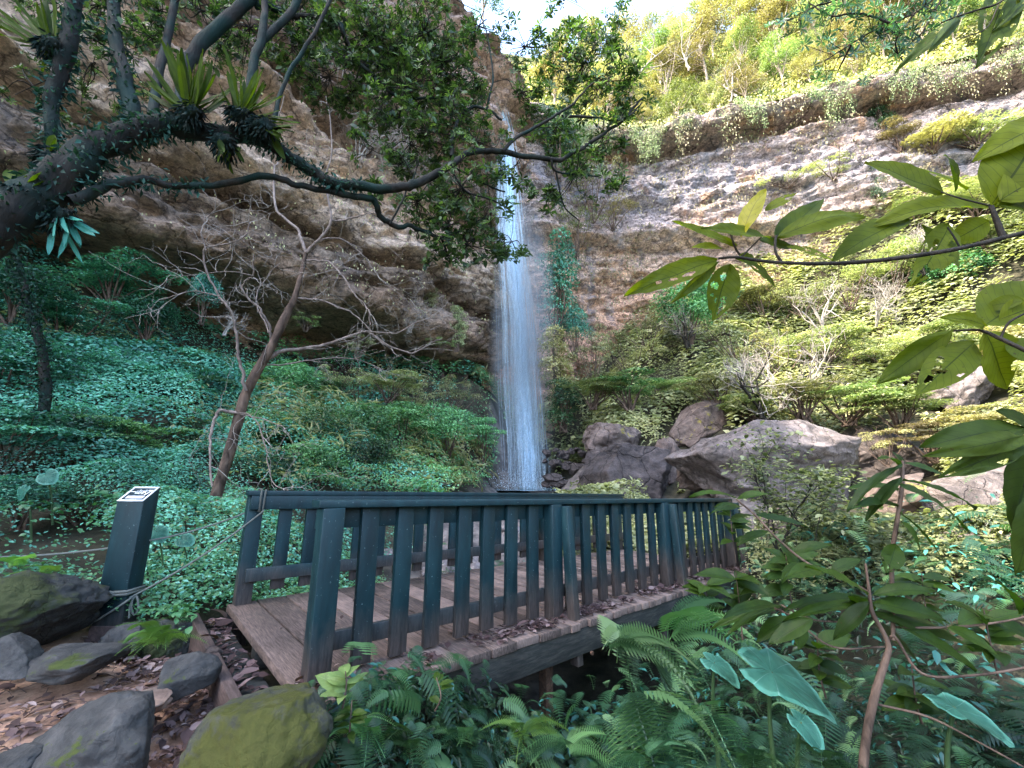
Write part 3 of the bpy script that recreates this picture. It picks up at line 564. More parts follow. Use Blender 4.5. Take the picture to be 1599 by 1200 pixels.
def bbox(name, u0, u1, w0, w1, z0, z1, mat, parent=None, bev=.004, mb=None, a=0.):
    c = BR((u0+u1)/2, (w0+w1)/2, (z0+z1)/2); V, Fq = boxm(c, (u1-u0, w1-w0, z1-z0), R3)
    if mb is not None: mb.add(V, Fq, a); return
    m = MB(); m.add(V, Fq, a); return m.build(name, mat, parent or root, bevel=bev)
def vpost(name, u, w, wd, th, z0, z1, mat, bev=.004, lean=0., leanu=0.):
    V, Fq = boxm((0, 0, 0), (1, 1, 1)); V = V.copy(); out = []
    for x, y, z in V:
        t = z+.5; p = BR(u, w, 0)+DV*x*wd+NV*y*th+NV*lean*(1-t)+DV*leanu*t; p[2] = BR(u, w, 0)[2]+z0+(z1-z0)*t; out.append(p)
    m = MB(); m.add(np.array(out), Fq); return m.build(name, mat, root, bevel=bev)
LEN = 6.35
rng = np.random.default_rng(5)
mb = MB(); u = -.12; k = 0
while u < LEN:
    wd = .255 if u < 1.9 else .128; g_ = .013
    c_ = BR(u+wd/2, (BW-.2)/2+rng.normal()*.006, -.03+rng.normal()*.002)
    V, Fq = boxm(c_, (wd-g_, BW+.36+rng.normal()*.01, .06), R3); mb.add(V, Fq, rng.random()); u += wd
mb.build('deck', MD, root, bevel=.004)
for w0 in (-.26, -.26+BW+.24): bbox('beam', -.12, LEN, w0, w0+.09, -.27, -.062, MBm)
bbox('beam', -.1, LEN, BW/2-.06, BW/2+.06, -.26, -.062, MBm)
bbox('end_board', -.4, -.335, -.1, BW+.06, -.36, -.035, woodmat('end_board_wood', (.06, .042, .036), (.17, .125, .11), (8, 1, 8)))
bbox('ledger', -.3, -.13, -.08, BW+.04, -.2, -.12, MBm)
for side, w0 in ((0, 0.), (1, BW)):
    inn = 1 if side == 0 else -1
    uu = [0, 2.1, 4.2, 6.3]
    bbox('top_rail', -.09, 6.42, w0-.075, w0+.075, 1.0, 1.045, MP)
    a, b = sorted((w0+inn*.03, w0+inn*.07)); bbox('fascia_rail', -.06, 6.38, a, b, .865, .998, MP)
    a, b = sorted((w0+inn*.03, w0+inn*.068)); bbox('lower_rail', -.02, 6.36, a, b, *((.13, .24) if side == 0 else (.2, .32)), MP)
    for i_, x in enumerate(uu):
        vpost('post', x, w0-inn*.035, .135, .12, -.02 if (i_ or side == 0) else -.42, .998, MP)
        if 0 < i_: vpost('strut', x+.1, w0-inn*.12, .075, .09, -.36, .985, MP, lean=-inn*.09)
    for q in range(3):
        nb = 7 if q == 0 else 7
        for k in range(1, nb+1):
            x = uu[q]+.02+(2.1-.0)*k/(nb+1)
            vpost('baluster', x+rng.normal()*.004, w0+inn*.003-inn*.0, .122, .045, (.025 if side == 0 else .1)+rng.normal()*.004, .998, MP, .003, leanu=rng.normal()*.004)
mrust = rockmat('rusty_steel', (.06, .035, .025), (.14, .08, .05), scale=8)
for u_, w_, z_ in ((2.0, -.02, -2.1), (4.0, -.05, -1.8), (2.0, BW-.1, -1.9), (4.0, BW-.1, -1.8)): vpost('pier', u_, w_, .09, .09, z_, -.272, mrust if u_ < 3 else MP)
# bolts on the outer struts
for x in (2.2, 4.3, 6.4):
    c_ = BR(x, -.37, -.22); V, Fq = tube(np.array([c_, c_-NV*.018]), [.016, .016], 8); m = MB(); m.add(V, Fq); m.add(np.vstack([V[8:], [c_-NV*.018]]), np.array([[j, (j+1) % 8, 8] for j in range(8)])); m.build('bolt', mrust, root)

# ================================================================ ROCKS
def ico(sub):
    bm_ = __import__('bmesh').new(); __import__('bmesh').ops.create_icosphere(bm_, subdivisions=sub, radius=1)
    v = np.array([x.co[:] for x in bm_.verts]); f = np.array([[q.index for q in x.verts] for x in bm_.faces]); bm_.free(); return v, f
ICO = {s: ico(s) for s in (3, 4, 5, 6)}
def rock_shape(seed, sub, cuts=9, rough=.1, soft=.85, flat_top=None):
    rng = np.random.default_rng(seed); v, f = ICO[sub]; v = v.copy()
    v *= (1+.18*fbm(v*1.1+seed*3.3, 3, seed))[:, None]
    for k in range(cuts):
        n_ = rng.normal(size=3); n_ /= np.linalg.norm(n_); d = rng.uniform(.5, .85); t = v@n_-d; m_ = t > 0; v[m_] -= np.outer(t[m_]*soft, n_)
    if flat_top: t = v[:, 2]-flat_top; m_ = t > 0; v[m_, 2] -= t[m_]*.9
    v *= (1+rough*fbm(v*3+seed, 4, seed+1)+rough*.45*fbm(v*9+seed, 4, seed+4)-rough*.9*np.clip(.16-np.abs(fbm(v*2.3+seed, 3, seed+8)), 0, 1))[:, None]
    return v, f
def rot(ax, a):
    return np.array(Matrix.Rotation(a, 3, ax))
def rock(name, px, py, Y, wpx, hpx, mat, label, seed, depth=1., sub=5, rx=0, ry=0, rz=0, cuts=9, rough=.09, cat='boulder', group=None, sink=0., flat_top=None, soft=.85):
    c = P(px, py, Y); fwd = c-CAM; dd = fwd@_fw
    W_ = wpx*dd/F/2; Hh = hpx*dd/F/2
    v, f = rock_shape(seed, sub, cuts, rough, soft, flat_top)
    if Y > 5: lo = np.clip(-v[:, 2], 0, .8); v[:, :2] /= np.sqrt(1-lo**2)[:, None]**.9; v[:, 2] = np.where(v[:, 2] < 0, v[:, 2]*1.35, v[:, 2])
    v = v/np.r_[np.abs(v[:, :2]).max(0), v[:, 2].max() if Y > 5 else np.abs(v[:, 2]).max()]; v = v*np.array([W_, W_*depth, Hh])
    v = v@(rot('X', rx)@rot('Y', ry)@rot('Z', rz)).T
    v[:, 2] -= sink
    o = mesh(name, v+c, [f], mat, loc=tuple(c), smooth=True)
    m_ = o.modifiers.new('edge', 'EDGE_SPLIT') if False else None
    return tag(o, label, cat, group)
RK_NEAR = rockmat('damp_grey_rock', (.022, .025, .025), (.065, .065, .062), (.12, .115, .11), moss=(.045, .06, .012), scale=2.2, mossamt=-.25, bd=.04)
RK_MOSS = rockmat('mossy_rock', (.03, .035, .03), (.075, .08, .06), (.13, .13, .11), moss=(.045, .05, .008), scale=2.6, mossamt=.45, bd=.03)
RK_MOSS2 = rockmat('mossy_dark_rock', (.02, .024, .024), (.05, .055, .055), (.12, .12, .12), moss=(.03, .04, .012), scale=1.8, mossamt=.3, bd=.04)
RK_PALE = rockmat('pale_stream_rock', (.08, .068, .062), (.19, .16, .15), (.29, .25, .235), scale=1.3, bump=.9, bd=.14)
RK_DARK = rockmat('dark_split_rock', (.028, .024, .024), (.08, .066, .062), (.15, .125, .12), scale=.55, bump=1, bd=.16, warp=(1, 1, 2.2))
RK_BRN = rockmat('brown_split_rock', (.06, .042, .035), (.15, .115, .1), (.24, .2, .175), moss=(.2, .17, .04), scale=.7, mossamt=-.3, bump=1, bd=.12)
rock('mossy_boulder', 408, 1160, 1.95, 218, 205, RK_MOSS, 'large rounded boulder with green moss at the end of the footbridge, nearest the camera', 101, 1., 6, cuts=3, rough=.05)
rock('boulder', 165, 1165, 2.15, 195, 140, RK_NEAR, 'grey angular boulder half sunk in the trail below the square post', 102, .9, 6, rx=-.25, ry=-.25, rz=.3, cuts=7, rough=.04)
rock('boulder', 287, 1057, 2.85, 112, 66, RK_NEAR, 'small blue grey stone between the fern and the end of the footbridge', 103, .8, 5, ry=-.15, cuts=8, rough=.05)
rock('boulder', 133, 1028, 3.15, 146, 56, RK_NEAR, 'low flat grey slab that the square post stands behind', 104, .75, 5, cuts=6, rough=.05, flat_top=.5)
rock('boulder', 30, 955, 3.45, 200, 126, RK_MOSS2, 'broad dark mossy rock at the left edge behind the trail', 105, 1., 6, ry=-.12, cuts=6, rough=.06)
rock('boulder', 18, 1035, 3.0, 95, 80, RK_NEAR, 'bluish rounded rock at the left edge in front of the dark mossy rock', 106, .9, 5, cuts=5, rough=.05)
rock('boulder', 15, 1200, 1.95, 85, 50, RK_NEAR, 'grey stone cut off by the bottom left corner of the photo', 107, 1., 5, cuts=5)
rock('boulder', 195, 1090, 2.6, 150, 46, rockmat('sandy_rock', (.16, .11, .085), (.26, .19, .15), (.34, .26, .2), scale=2.5, bd=.02), 'low sandy brown stone flush with the trail between two grey stones', 108, .8, 5, ry=-.3, cuts=5, rough=.04, sink=.06)
rock('boulder', 205, 1003, 3.7, 80, 60, RK_NEAR, 'pale grey stone tucked behind the square post beside the fern', 109, .9, 5, cuts=6)
rock('boulder', 330, 1022, 3.3, 30, 22, RK_BRN, 'small brown cobble behind the blue grey stone on the trail', 110, .9, 4)
rock('boulder', 262, 998, 3.9, 100, 60, RK_MOSS2, 'dark mossy rock half hidden behind the fern', 111, .9, 5)
# stream and slope boulders
rock('boulder', 955, 688, 20, 100, 54, RK_BRN, 'rounded brown boulder resting on top of the big dark split boulder', 120, .9, 5)
rock('boulder', 975, 742, 18.5, 195, 96, RK_DARK, 'big dark split boulder right of the waterfall, above the railing', 121, .8, 6, ry=.12, rz=.4, cuts=18, rough=.06, soft=1.)
rock('boulder', 1042, 722, 19, 58, 80, RK_BRN, 'upright dark brown block against the right side of the dark split boulder', 122, .9, 5, cuts=10)
rock('boulder', 1092, 655, 20, 110, 50, RK_BRN, 'tilted brown boulder with yellow moss above the long pale boulder', 123, .8, 5, ry=-.45, cuts=11, soft=.95)
rock('boulder', 1200, 728, 15.5, 325, 142, RK_PALE, 'longest pale grey boulder, lying across the slope in the middle right', 124, .7, 6, ry=.14, rz=.2, cuts=14, rough=.06, soft=1.)
rock('boulder', 1345, 720, 16.5, 190, 95, RK_DARK, 'dark overhanging slab behind the right end of the longest pale boulder', 125, .8, 6, ry=-.42, cuts=11, soft=.98)
rock('boulder', 1395, 775, 12, 130, 50, RK_BRN, 'flat brown slab between the two pale boulders on the right', 126, .9, 5, ry=-.35, cuts=9)
rock('boulder', 1540, 785, 9.5, 200, 135, RK_PALE, 'pale cracked boulder at the right edge below the hanging leaves', 127, .9, 6, ry=.15, cuts=13, rough=.06, soft=1.)
rock('boulder', 1500, 612, 17, 120, 62, RK_PALE, 'tilted pale slab high on the right slope behind the large leaves', 128, .8, 5, ry=-.4, cuts=10, soft=.95)
rock('boulder', 1232, 822, 11, 115, 60, RK_BRN, 'brown block in the stream bed below the longest pale boulder', 129, .9, 5, cuts=10)
rock('boulder', 1330, 838, 10, 130, 44, RK_PALE, 'low pale ledge rock in the stream bed beside the brown block', 130, 1.2, 5, cuts=8)
rock('boulder', 1470, 858, 8, 140, 36, RK_NEAR, 'flat wet grey rock in the stream bed under the pale cracked boulder', 131, 1.2, 5, cuts=8)
rock('boulder', 1098, 735, 16.5, 90, 60, RK_BRN, 'brown rock wedged under the left end of the longest pale boulder', 132, .9, 5)
rng = np.random.default_rng(77)
sc_l = ['at the foot of the fall', 'among the scree beside the dark split boulder']
def scree(name, pts, mat, label, group, seed):
    rng = np.random.default_rng(seed); pr = []
    for k in range(4):
        v, f = rock_shape(300+seed+k, 3, 9, .1, .95); me = None
        o = mesh(name, v, [f], mat, loc=(0, 0, 0), smooth=False); pr.append(o)
    for i_, (c, s) in enumerate(pts):
        src = pr[i_ % 4]; o = src if i_ < 4 else src.copy()
        if i_ >= 4: COL.objects.link(o)
        o.location = c; o.scale = (s*rng.uniform(.8, 1.4), s*rng.uniform(.7, 1.2), s*rng.uniform(.5, .9)); o.rotation_euler = (rng.uniform(-.4, .4), rng.uniform(-.4, .4), rng.uniform(0, 6))
        tag(o, label, 'rock', group)
ORD = ['first', 'second', 'third', 'fourth', 'fifth', 'sixth', 'seventh', 'eighth', 'ninth', 'tenth', 'eleventh', 'twelfth', 'thirteenth', 'fourteenth']
def rockrow(items, mat, where, group, seed):
    rng = np.random.default_rng(seed); items = sorted(items, key=lambda q: q[0])
    for i_, (px, py, Y, w_) in enumerate(items):
        c_ = P(px, py, Y); dd = (c_-CAM)@_fw; s = w_*dd/F/2; v, f = rock_shape(400+seed*20+i_, 4, 12, .08, .98); v = v/np.abs(v).max(0)*np.array([s, s*rng.uniform(.7, 1), s*rng.uniform(.45, .8)]); v = v@rot('Z', rng.uniform(0, 6)).T
        gz = float(H(c_[0], c_[1])[0]) if Y < 18 else c_[2]; c_ = np.array([c_[0], c_[1], max(min(c_[2], gz+s*.35), gz-s*.2)])
        o = mesh('rock', v+c_, [f], mat, loc=tuple(c_), smooth=True); tag(o, f'{ORD[i_]} rock from the left {where}', 'rock', group)
RK_ST = rockmat('stream_rock', (.08, .075, .08), (.22, .2, .2), (.42, .4, .4), scale=1.5, bd=.05)
rg = np.random.default_rng(5)
def rw(n, x0, x1, py, dpy, Y, dY, w0, w1): return [(x0+(x1-x0)*(k+.5)/n+rg.normal()*(x1-x0)/n*.25, py+rg.uniform(-dpy, dpy), Y+rg.uniform(-dY, dY), rg.uniform(w0, w1)) for k in range(n)]
rockrow(rw(7, 852, 915, 705, 6, 23, .4, 14, 28), RK_DARK, 'in the top row of scree beside the falls', 'broken rocks beside the waterfall', 1)
rockrow(rw(9, 850, 930, 726, 6, 22.5, .4, 14, 34), RK_DARK, 'in the middle row of scree beside the falls', 'broken rocks beside the waterfall', 2)
rockrow(rw(8, 846, 930, 752, 7, 21.5, .4, 18, 40), RK_DARK, 'in the bottom row of scree beside the falls', 'broken rocks beside the waterfall', 3)
rockrow(rw(9, 600, 900, 800, 8, 14, .8, 20, 44), RK_ST, 'in the far row of stream rocks behind the railings', 'rocks in the stream behind the footbridge', 4)
rockrow(rw(9, 560, 900, 832, 8, 10.5, .5, 26, 56), RK_ST, 'in the middle row of stream rocks behind the railings', 'rocks in the stream behind the footbridge', 5)
rockrow(rw(7, 520, 760, 868, 8, 8.3, .4, 30, 64), RK_ST, 'in the near row of stream rocks behind the railings', 'rocks in the stream behind the footbridge', 6)
rockrow(rw(9, 1150, 1500, 806, 8, 11.5, .5, 18, 46), RK_BRN, 'in the far row of loose rocks right of the bridge', 'loose rocks right of the footbridge', 7)
rockrow(rw(9, 1140, 1520, 848, 10, 9, .5, 24, 66), RK_PALE, 'in the near row of loose rocks right of the bridge', 'loose rocks right of the footbridge', 8)
rockrow(rw(6, 560, 830, 755, 5, 16.5, .5, 12, 30), RK_BRN, 'along the foot of the green slope left of the falls', 'small rocks left of the falls', 9)
# ================================================================ POST, PLAQUE, ROPES
pb = P(174, 1000, 3.95); px_, pz = pb[0]+.0, -.2
root = empty('marker_post', (px_, pb[1], pz), 'square dark wooden post with a slanted white framed plaque, roped, beside the trail', 'marker post')
root_loc = np.array(root.location)
wd, dp, yw = .235, .16, .02
def pp(x, y, z):
    c, s = math.cos(yw), math.sin(yw); return np.array([px_+x*c-y*s, pb[1]+x*s+y*c, z])
zf, zb_ = .955, 1.075
V = np.array([pp(x*wd/2*(1.0 if z else 1.03), y*dp/2, (zf if y < 0 else zb_) if z else -.1) for x in (-1, 1) for y in (-1, 1) for z in (0, 1)])
FQ = np.array([[0, 1, 3, 2], [4, 6, 7, 5], [0, 4, 5, 1], [2, 3, 7, 6], [0, 2, 6, 4], [1, 5, 7, 3]])
m = MB(); m.add(V, FQ); m.build('shaft', MP, root, bevel=.006)
V, Fq = boxm(pp(0, 0, -.16), (wd+.012, dp+.03, .22)); m = MB(); m.add(V, Fq); m.build('footing', rockmat('footing_wood', (.05, .035, .03), (.12, .08, .07), scale=6, bd=.01), root, bevel=.008)
sl_n = nrm(np.array([0, -(zb_-zf), dp])); sl_y = nrm(np.array([0, dp, zb_-zf])); sl_x = np.array([1., 0, 0]); slen = math.hypot(dp, zb_-zf)
ctr = pp(0, 0, (zf+zb_)/2)
def plq(x, y, off): return ctr+sl_x*x*wd+sl_y*y*slen+sl_n*off
mwht, nt, out = newmat('white_enamel'); princ(nt, out, (.75, .8, .8), .45, .4)
mblk, nt, out = newmat('dark_enamel'); tcn = N_(nt, 'ShaderNodeTexCoord'); nn = noise(nt, tcn.outputs['Object'], 30, 3); princ(nt, out, ramp(nt, nn.outputs[0], [(.4, (.01, .02, .03)), (.7, (.02, .05, .06))]).outputs[0], .4, .4)
def slab(mb, x0, x1, y0, y1, o0, o1):
    v = np.array([plq(x, y, o) for x in (x0, x1) for y in (y0, y1) for o in (o0, o1)]); mb.add(v, FQ)
m = MB(); slab(m, -.5, .5, -.5, .5, .001, .006); pq = m.build('plaque', mblk, root)
m = MB()
for q in ((-.5, .5, -.5, -.4), (-.5, .5, .41, .5), (-.5, -.43, -.4, .41), (.43, .5, -.4, .41)): slab(m, *q, .0062, .012)
m.build('frame', mwht, pq)
def textmesh(body, parent, mat, x, y, size, name='lettering', sx=1.):
    cu = bpy.data.curves.new('t', 'FONT'); cu.body = body; cu.size = size; cu.align_x = 'CENTER'; cu.align_y = 'CENTER'; cu.extrude = .0008; cu.resolution_u = 2; cu.offset = size*.02
    ob = bpy.data.objects.new('t', cu); COL.objects.link(ob); bpy.context.view_layer.update()
    me = bpy.data.meshes.new_from_object(ob.evaluated_get(bpy.context.evaluated_depsgraph_get())); bpy.data.objects.remove(ob)
    o = bpy.data.objects.new(name, me); COL.objects.link(o); me.materials.clear(); me.materials.append(mat); o.parent = parent
    c = plq(x, y, .0085)-root_loc; S = Matrix(((sl_x[0]*sx, sl_y[0], sl_n[0], c[0]), (sl_x[1]*sx, sl_y[1], sl_n[1], c[1]), (sl_x[2]*sx, sl_y[2], sl_n[2], c[2]), (0, 0, 0, 1)))
    me.transform(S); return o
textmesh('一山水', pq, mwht, -.1, .13, .062, sx=.85)
textmesh('7', pq, mwht, .3, .08, .1, sx=.9)
m = MB(); slab(m, -.33, .33, -.3, -.12, .0062, .0085); m.build('text_band', mwht, pq)
def ropemat():
    m, nt, out = newmat('rope'); tc = N_(nt, 'ShaderNodeTexCoord'); wv = N_(nt, 'ShaderNodeTexWave', wave_type='BANDS', bands_direction='DIAGONAL'); wv.inputs['Scale'].default_value = 60; wv.inputs['Distortion'].default_value = 1
    nt.links.new(tc.outputs['Object'], wv.inputs[0]); princ(nt, out, ramp(nt, wv.outputs[0], [(0, (.07, .08, .07)), (1, (.26, .28, .25))]).outputs[0], .85, .2, bumpn(nt, wv.outputs[0], .8, .004)); return m
MR = ropemat()
def sagrope(name, a, b, sag, r, label, n=24):
    t = np.linspace(0, 1, n)[:, None]; L = np.array(a)*(1-t)+np.array(b)*t; L[:, 2] -= (4*t*(1-t)*sag)[:, 0]
    m = MB(); tubes(m, L, r, r, 8, 1); o = m.build(name, MR, loc=tuple(L.mean(0)), smooth=True); tag(o, label, 'rope'); return o
bpost = BR(.03, BW, .93)
sagrope('rope', P(-60, 870, 3.9), pp(-wd/2-.004, .06, .56), .03, .008, 'rope running from the left edge to the post')
sagrope('rope', pp(wd/2+.004, .06, .61), BR(-.03, BW+.1, .84), .03, .008, 'upper rope from the post to the far railing of the footbridge')
sagrope('rope', pp(wd/2+.01, -.05, .16), BR(.06, BW-.1, .86), .05, .008, 'lower rope sagging from the knot on the post up to the railing')
m = MB()
for dz in (0, .022):
    L = [pp(x*(wd/2+.012), y*(dp/2+.012), .19+dz+.008*x) for x, y in ((-1, -1), (0, -1.02), (1, -1), (1.02, 0), (1, 1), (0, 1), (-1, 1), (-1.02, 0), (-1, -1))]; tubes(m, L, .0115, .0115, 8, 1)
tubes(m, [pp(-.03, -dp/2-.02, .18), pp(-.005, -dp/2-.035, .22), pp(.025, -dp/2-.02, .2), pp(.0, -dp/2-.03, .17), pp(-.03, -dp/2-.02, .2)], .013, .013, 8, 4)
tubes(m, [pp(-wd/2-.02, -dp/2-.015, -.03), pp(-.03, -dp/2-.03, .02), pp(wd/2, -dp/2-.03, .12), pp(wd/2+.03, -.03, .17)], .009, .009, 8, 4)
tubes(m, [pp(wd/2+.02, -.03, .17), pp(wd/2+.035, -.04, .08), pp(wd/2+.06, -.03, .02), pp(wd/2+.085, -.03, .07), pp(wd/2+.05, -.03, .17), pp(wd/2+.02, -.04, .1), pp(wd/2+.04, -.05, -.0)], .008, .008, 8, 5)
o = m.build('rope', MR, loc=tuple(pp(0, 0, .2)), smooth=True); tag(o, 'knotted rope wound round the lower half of the square post with a hanging loop', 'rope')
m = MB(); cb = BR(.0, BW, 0)
def bp(u, w, z): return BR(u, BW+w, z)
tubes(m, [bp(.02, -.088, 1.06), bp(.02, -.09, .85), bp(.03, .1, .85), bp(.03, .09, 1.06), bp(.02, -.088, 1.06)], .009, .009, 8, 1)
tubes(m, [bp(.055, -.088, 1.06), bp(.05, -.09, .84), bp(.03, .1, .85)], .009, .009, 8, 1)
o = m.build('rope', MR, loc=tuple(bp(0, 0, .9)), smooth=True); tag(o, 'rope lashing round the corner of the far railing', 'rope')

# ================================================================ FALLEN LEAVES
def _curlleaf():
    V = []; 
    for i_ in range(5):
        t = i_/4; w_ = .3*math.sin(min(t*1.15+.08, 1)*PI)**.8
        for s in (-1, 0, 1): V.append([t, s*w_, .12*math.sin(t*3)+abs(s)*.1*(1-.5*t)])
    Fs = []
    for i_ in range(4):
        for s in range(2): a = i_*3+s; Fs.append([a, a+1, a+4, a+3])
    return np.array(V), [np.array(Fs)]
T_DEAD = _curlleaf()
def litter(name, X, Y_, Z_, mat, label, size, seed, tilt=.25, brn=None):
    rng = np.random.default_rng(seed); n = len(X); Nn = nrm(np.c_[rng.normal(size=(n, 2))*tilt, np.ones(n)]); A = np.cross(Nn, rdir(rng, n)); mb = MB()
    place(mb, T_DEAD, np.c_[X, Y_, Z_+.006+rng.random(n)*.015], A, Nn, size*rng.uniform(.4, 1.25, n)*np.where(rng.random(n) < .06, 1.7, 1), rng.uniform(.5, 1.2, n), rng.random(n)**1.5)
    o = mb.build(name, mat, loc=(0, 0, 0)); tag(o, label, kind='stuff')
rng = np.random.default_rng(31); n = 15000
x = rng.uniform(-5, .4, n); y = rng.uniform(.8, 4.4, n); k = (pathmask(x, y) > .3) & (f2(x*2.2, y*2.2, 3, 6)+.9*np.clip(1-np.abs(((np.stack([x, y, 0*x], -1)-A0)@DV)+.7)*1.6, 0, 1) > rng.uniform(-.35, .6, n)); x, y = x[k], y[k]
litter('leaf_litter', x, y, H(x, y)+.01, M_ROSY, 'fallen brown and rosy leaves scattered over the sandy trail', .075, 32)
n = 2000; u = rng.uniform(-.1, 6.3, n); w_ = -.22+np.abs(rng.normal(size=n))*.14; k = w_ < .5; u, w_ = u[k], w_[k]
k = f2(u*3, w_*3, 2, 3) > rng.uniform(-.6, .3, len(u)); u, w_ = u[k], w_[k]; q = A0[None]+DV*u[:, None]+NV*w_[:, None]
litter('leaf_litter', q[:, 0], q[:, 1], SLOPE*u+.004, M_ROSY, 'fallen leaves drifted along the near edge of the bridge deck', .065, 33)
u = rng.uniform(0, 6.2, 90); w_ = rng.uniform(.1, 1.9, 90); q = A0[None]+DV*u[:, None]+NV*w_[:, None]
litter('leaf_litter', q[:, 0], q[:, 1], SLOPE*u+.004, M_ROSY, 'a few fallen leaves in the middle of the bridge deck', .06, 34)
u = rng.uniform(-.33, -.13, 160); w_ = rng.uniform(0, 2, 160); q = A0[None]+DV*u[:, None]+NV*w_[:, None]
litter('leaf_litter', q[:, 0], q[:, 1], -.1+0*u, M_ROSY, 'fallen leaves caught in the gap behind the end board', .08, 35)
mb = MB(); n = 500; x = rng.uniform(-4.5, .2, n); y = rng.uniform(1, 4.2, n); k = pathmask(x, y) > .4; x, y = x[k], y[k]; z = H(x, y)+.02
for i_ in range(len(x)):
    a = rng.uniform(0, 6.3); L = rng.uniform(.05, .22); p0 = np.array([x[i_], y[i_], z[i_]]); d = np.array([math.cos(a), math.sin(a), 0]); tubes(mb, [p0, p0+d*L*.5+[0, 0, .01], p0+d*L+rng.normal(size=3)*.01], .003, .0015, 4, 2)
o = mb.build('twig_litter', barkmat('twig', (.05, .035, .03), (.16, .12, .1)), loc=(0, 0, 0)); tag(o, 'thin broken twigs lying over the trail', kind='stuff')
# ================================================================ TREES AND SHRUBS
def crown(rng, lobes, n, size, mat, name, parent, tpl=T_DIA, wid=.55, upb=.5, shell=.3, droop=.2, whorl=False, flatness=0):
    mb = MB(); lobes = np.array(lobes, float); vol = (lobes[:, 3]*lobes[:, 4])**1.0; idx = rng.choice(len(lobes), n, p=vol/vol.sum()); d = rdir(rng, n)
    d[:, 2] = np.where(d[:, 2] < -.35, -d[:, 2], d[:, 2])
    rad = 1-shell*rng.random(n)**1.5; rad *= 1+.16*fbm(d*2.2+idx[:, None]*3.7, 3, 5)
    L = lobes[idx]; pos = L[:, :3]+d*rad[:, None]*np.c_[L[:, 3], L[:, 3], L[:, 4]]
    Nn = nrm(d*.6+np.array([0, 0, upb])+rdir(rng, n)*.5); A = nrm(np.cross(Nn, rdir(rng, n))+d*.5-np.array([0, 0, droop]))
    clump = np.clip(.5+.5*fbm(pos*1.3/size*.12, 2, 7), 0, 1)
    place(mb, tpl, pos, A, Nn, size*rng.uniform(.6, 1.35, n), wid, np.clip(.5*clump+.5*rng.random(n), 0, 1))
    off = np.array(parent.location); o = mesh(name, np.concatenate(mb.V)+off, [np.concatenate(v) for v in mb.F.values()], mat, parent, attr={'rnd': np.concatenate([np.concatenate(v) for v in mb.A.values()])})
    return o
def copy_tree(o, parent=None, mats=None):
    c = o.copy(); COL.objects.link(c)
    if parent is not None: c.parent = parent
    for ch in list(o.children): copy_tree(ch, c)
    return c
BK_PALE = barkmat('pale_bark', (.2, .16, .12), (.42, .36, .3), 6); BK_DARK = barkmat('dark_bark', (.008, .009, .007), (.04, .035, .028), 18, bump=1.); BK_BROWN = barkmat('brown_bark', (.025, .018, .014), (.17, .12, .09), 9, bump=1.)
BK_TWIG = barkmat('twig_bark', (.2, .18, .155), (.42, .38, .34), 10)
PROTO_LOC = (0, 0, 0)
def make_tree(seed, mat, H0=10., n=5200, leaf=.21, tall=True):
    rng = np.random.default_rng(seed); root = empty('tree', PROTO_LOC); mb = MB(); lobes = []
    tr = smooth_path(np.array([[0, 0, -1.5], [rng.normal()*.2, rng.normal()*.2, H0*.3], [rng.normal()*.5, rng.normal()*.5, H0*.62]]), 5); V, Fq = tube(tr, np.linspace(.17, .08, len(tr)), 7); mb.add(V, Fq)
    for k in range(rng.integers(10, 15)):
        a = rng.uniform(0, 6.3); z0 = H0*rng.uniform(.15, .6); r = H0*rng.uniform(.08, .28); z1 = H0*rng.uniform(.32, .95)
        b0 = np.array([np.interp(z0, tr[:, 2], tr[:, 0]), np.interp(z0, tr[:, 2], tr[:, 1]), z0]); e = np.array([math.cos(a)*r, math.sin(a)*r, z1])
        pts = smooth_path(np.array([b0, (b0+e)/2+rng.normal(size=3)*.3, e]), 4); V, Fq = tube(pts, np.linspace(.07, .025, len(pts)), 5); mb.add(V, Fq)
        R_ = H0*rng.uniform(.08, .15); lobes.append([*e, R_*1.1, R_*rng.uniform(.55, .9)])
        o_, t_ = [], []; grow(rng, e, e-b0, R_*1.1, .02, 1, o_, t_); add_branches(mb, o_)
    lobes.append([0, 0, H0*.88, H0*.13, H0*.12])
    b = mb.build('trunk', BK_PALE, root); crown(rng, lobes, n, leaf, mat, 'crown', root, shell=.55, flatness=.2); return root
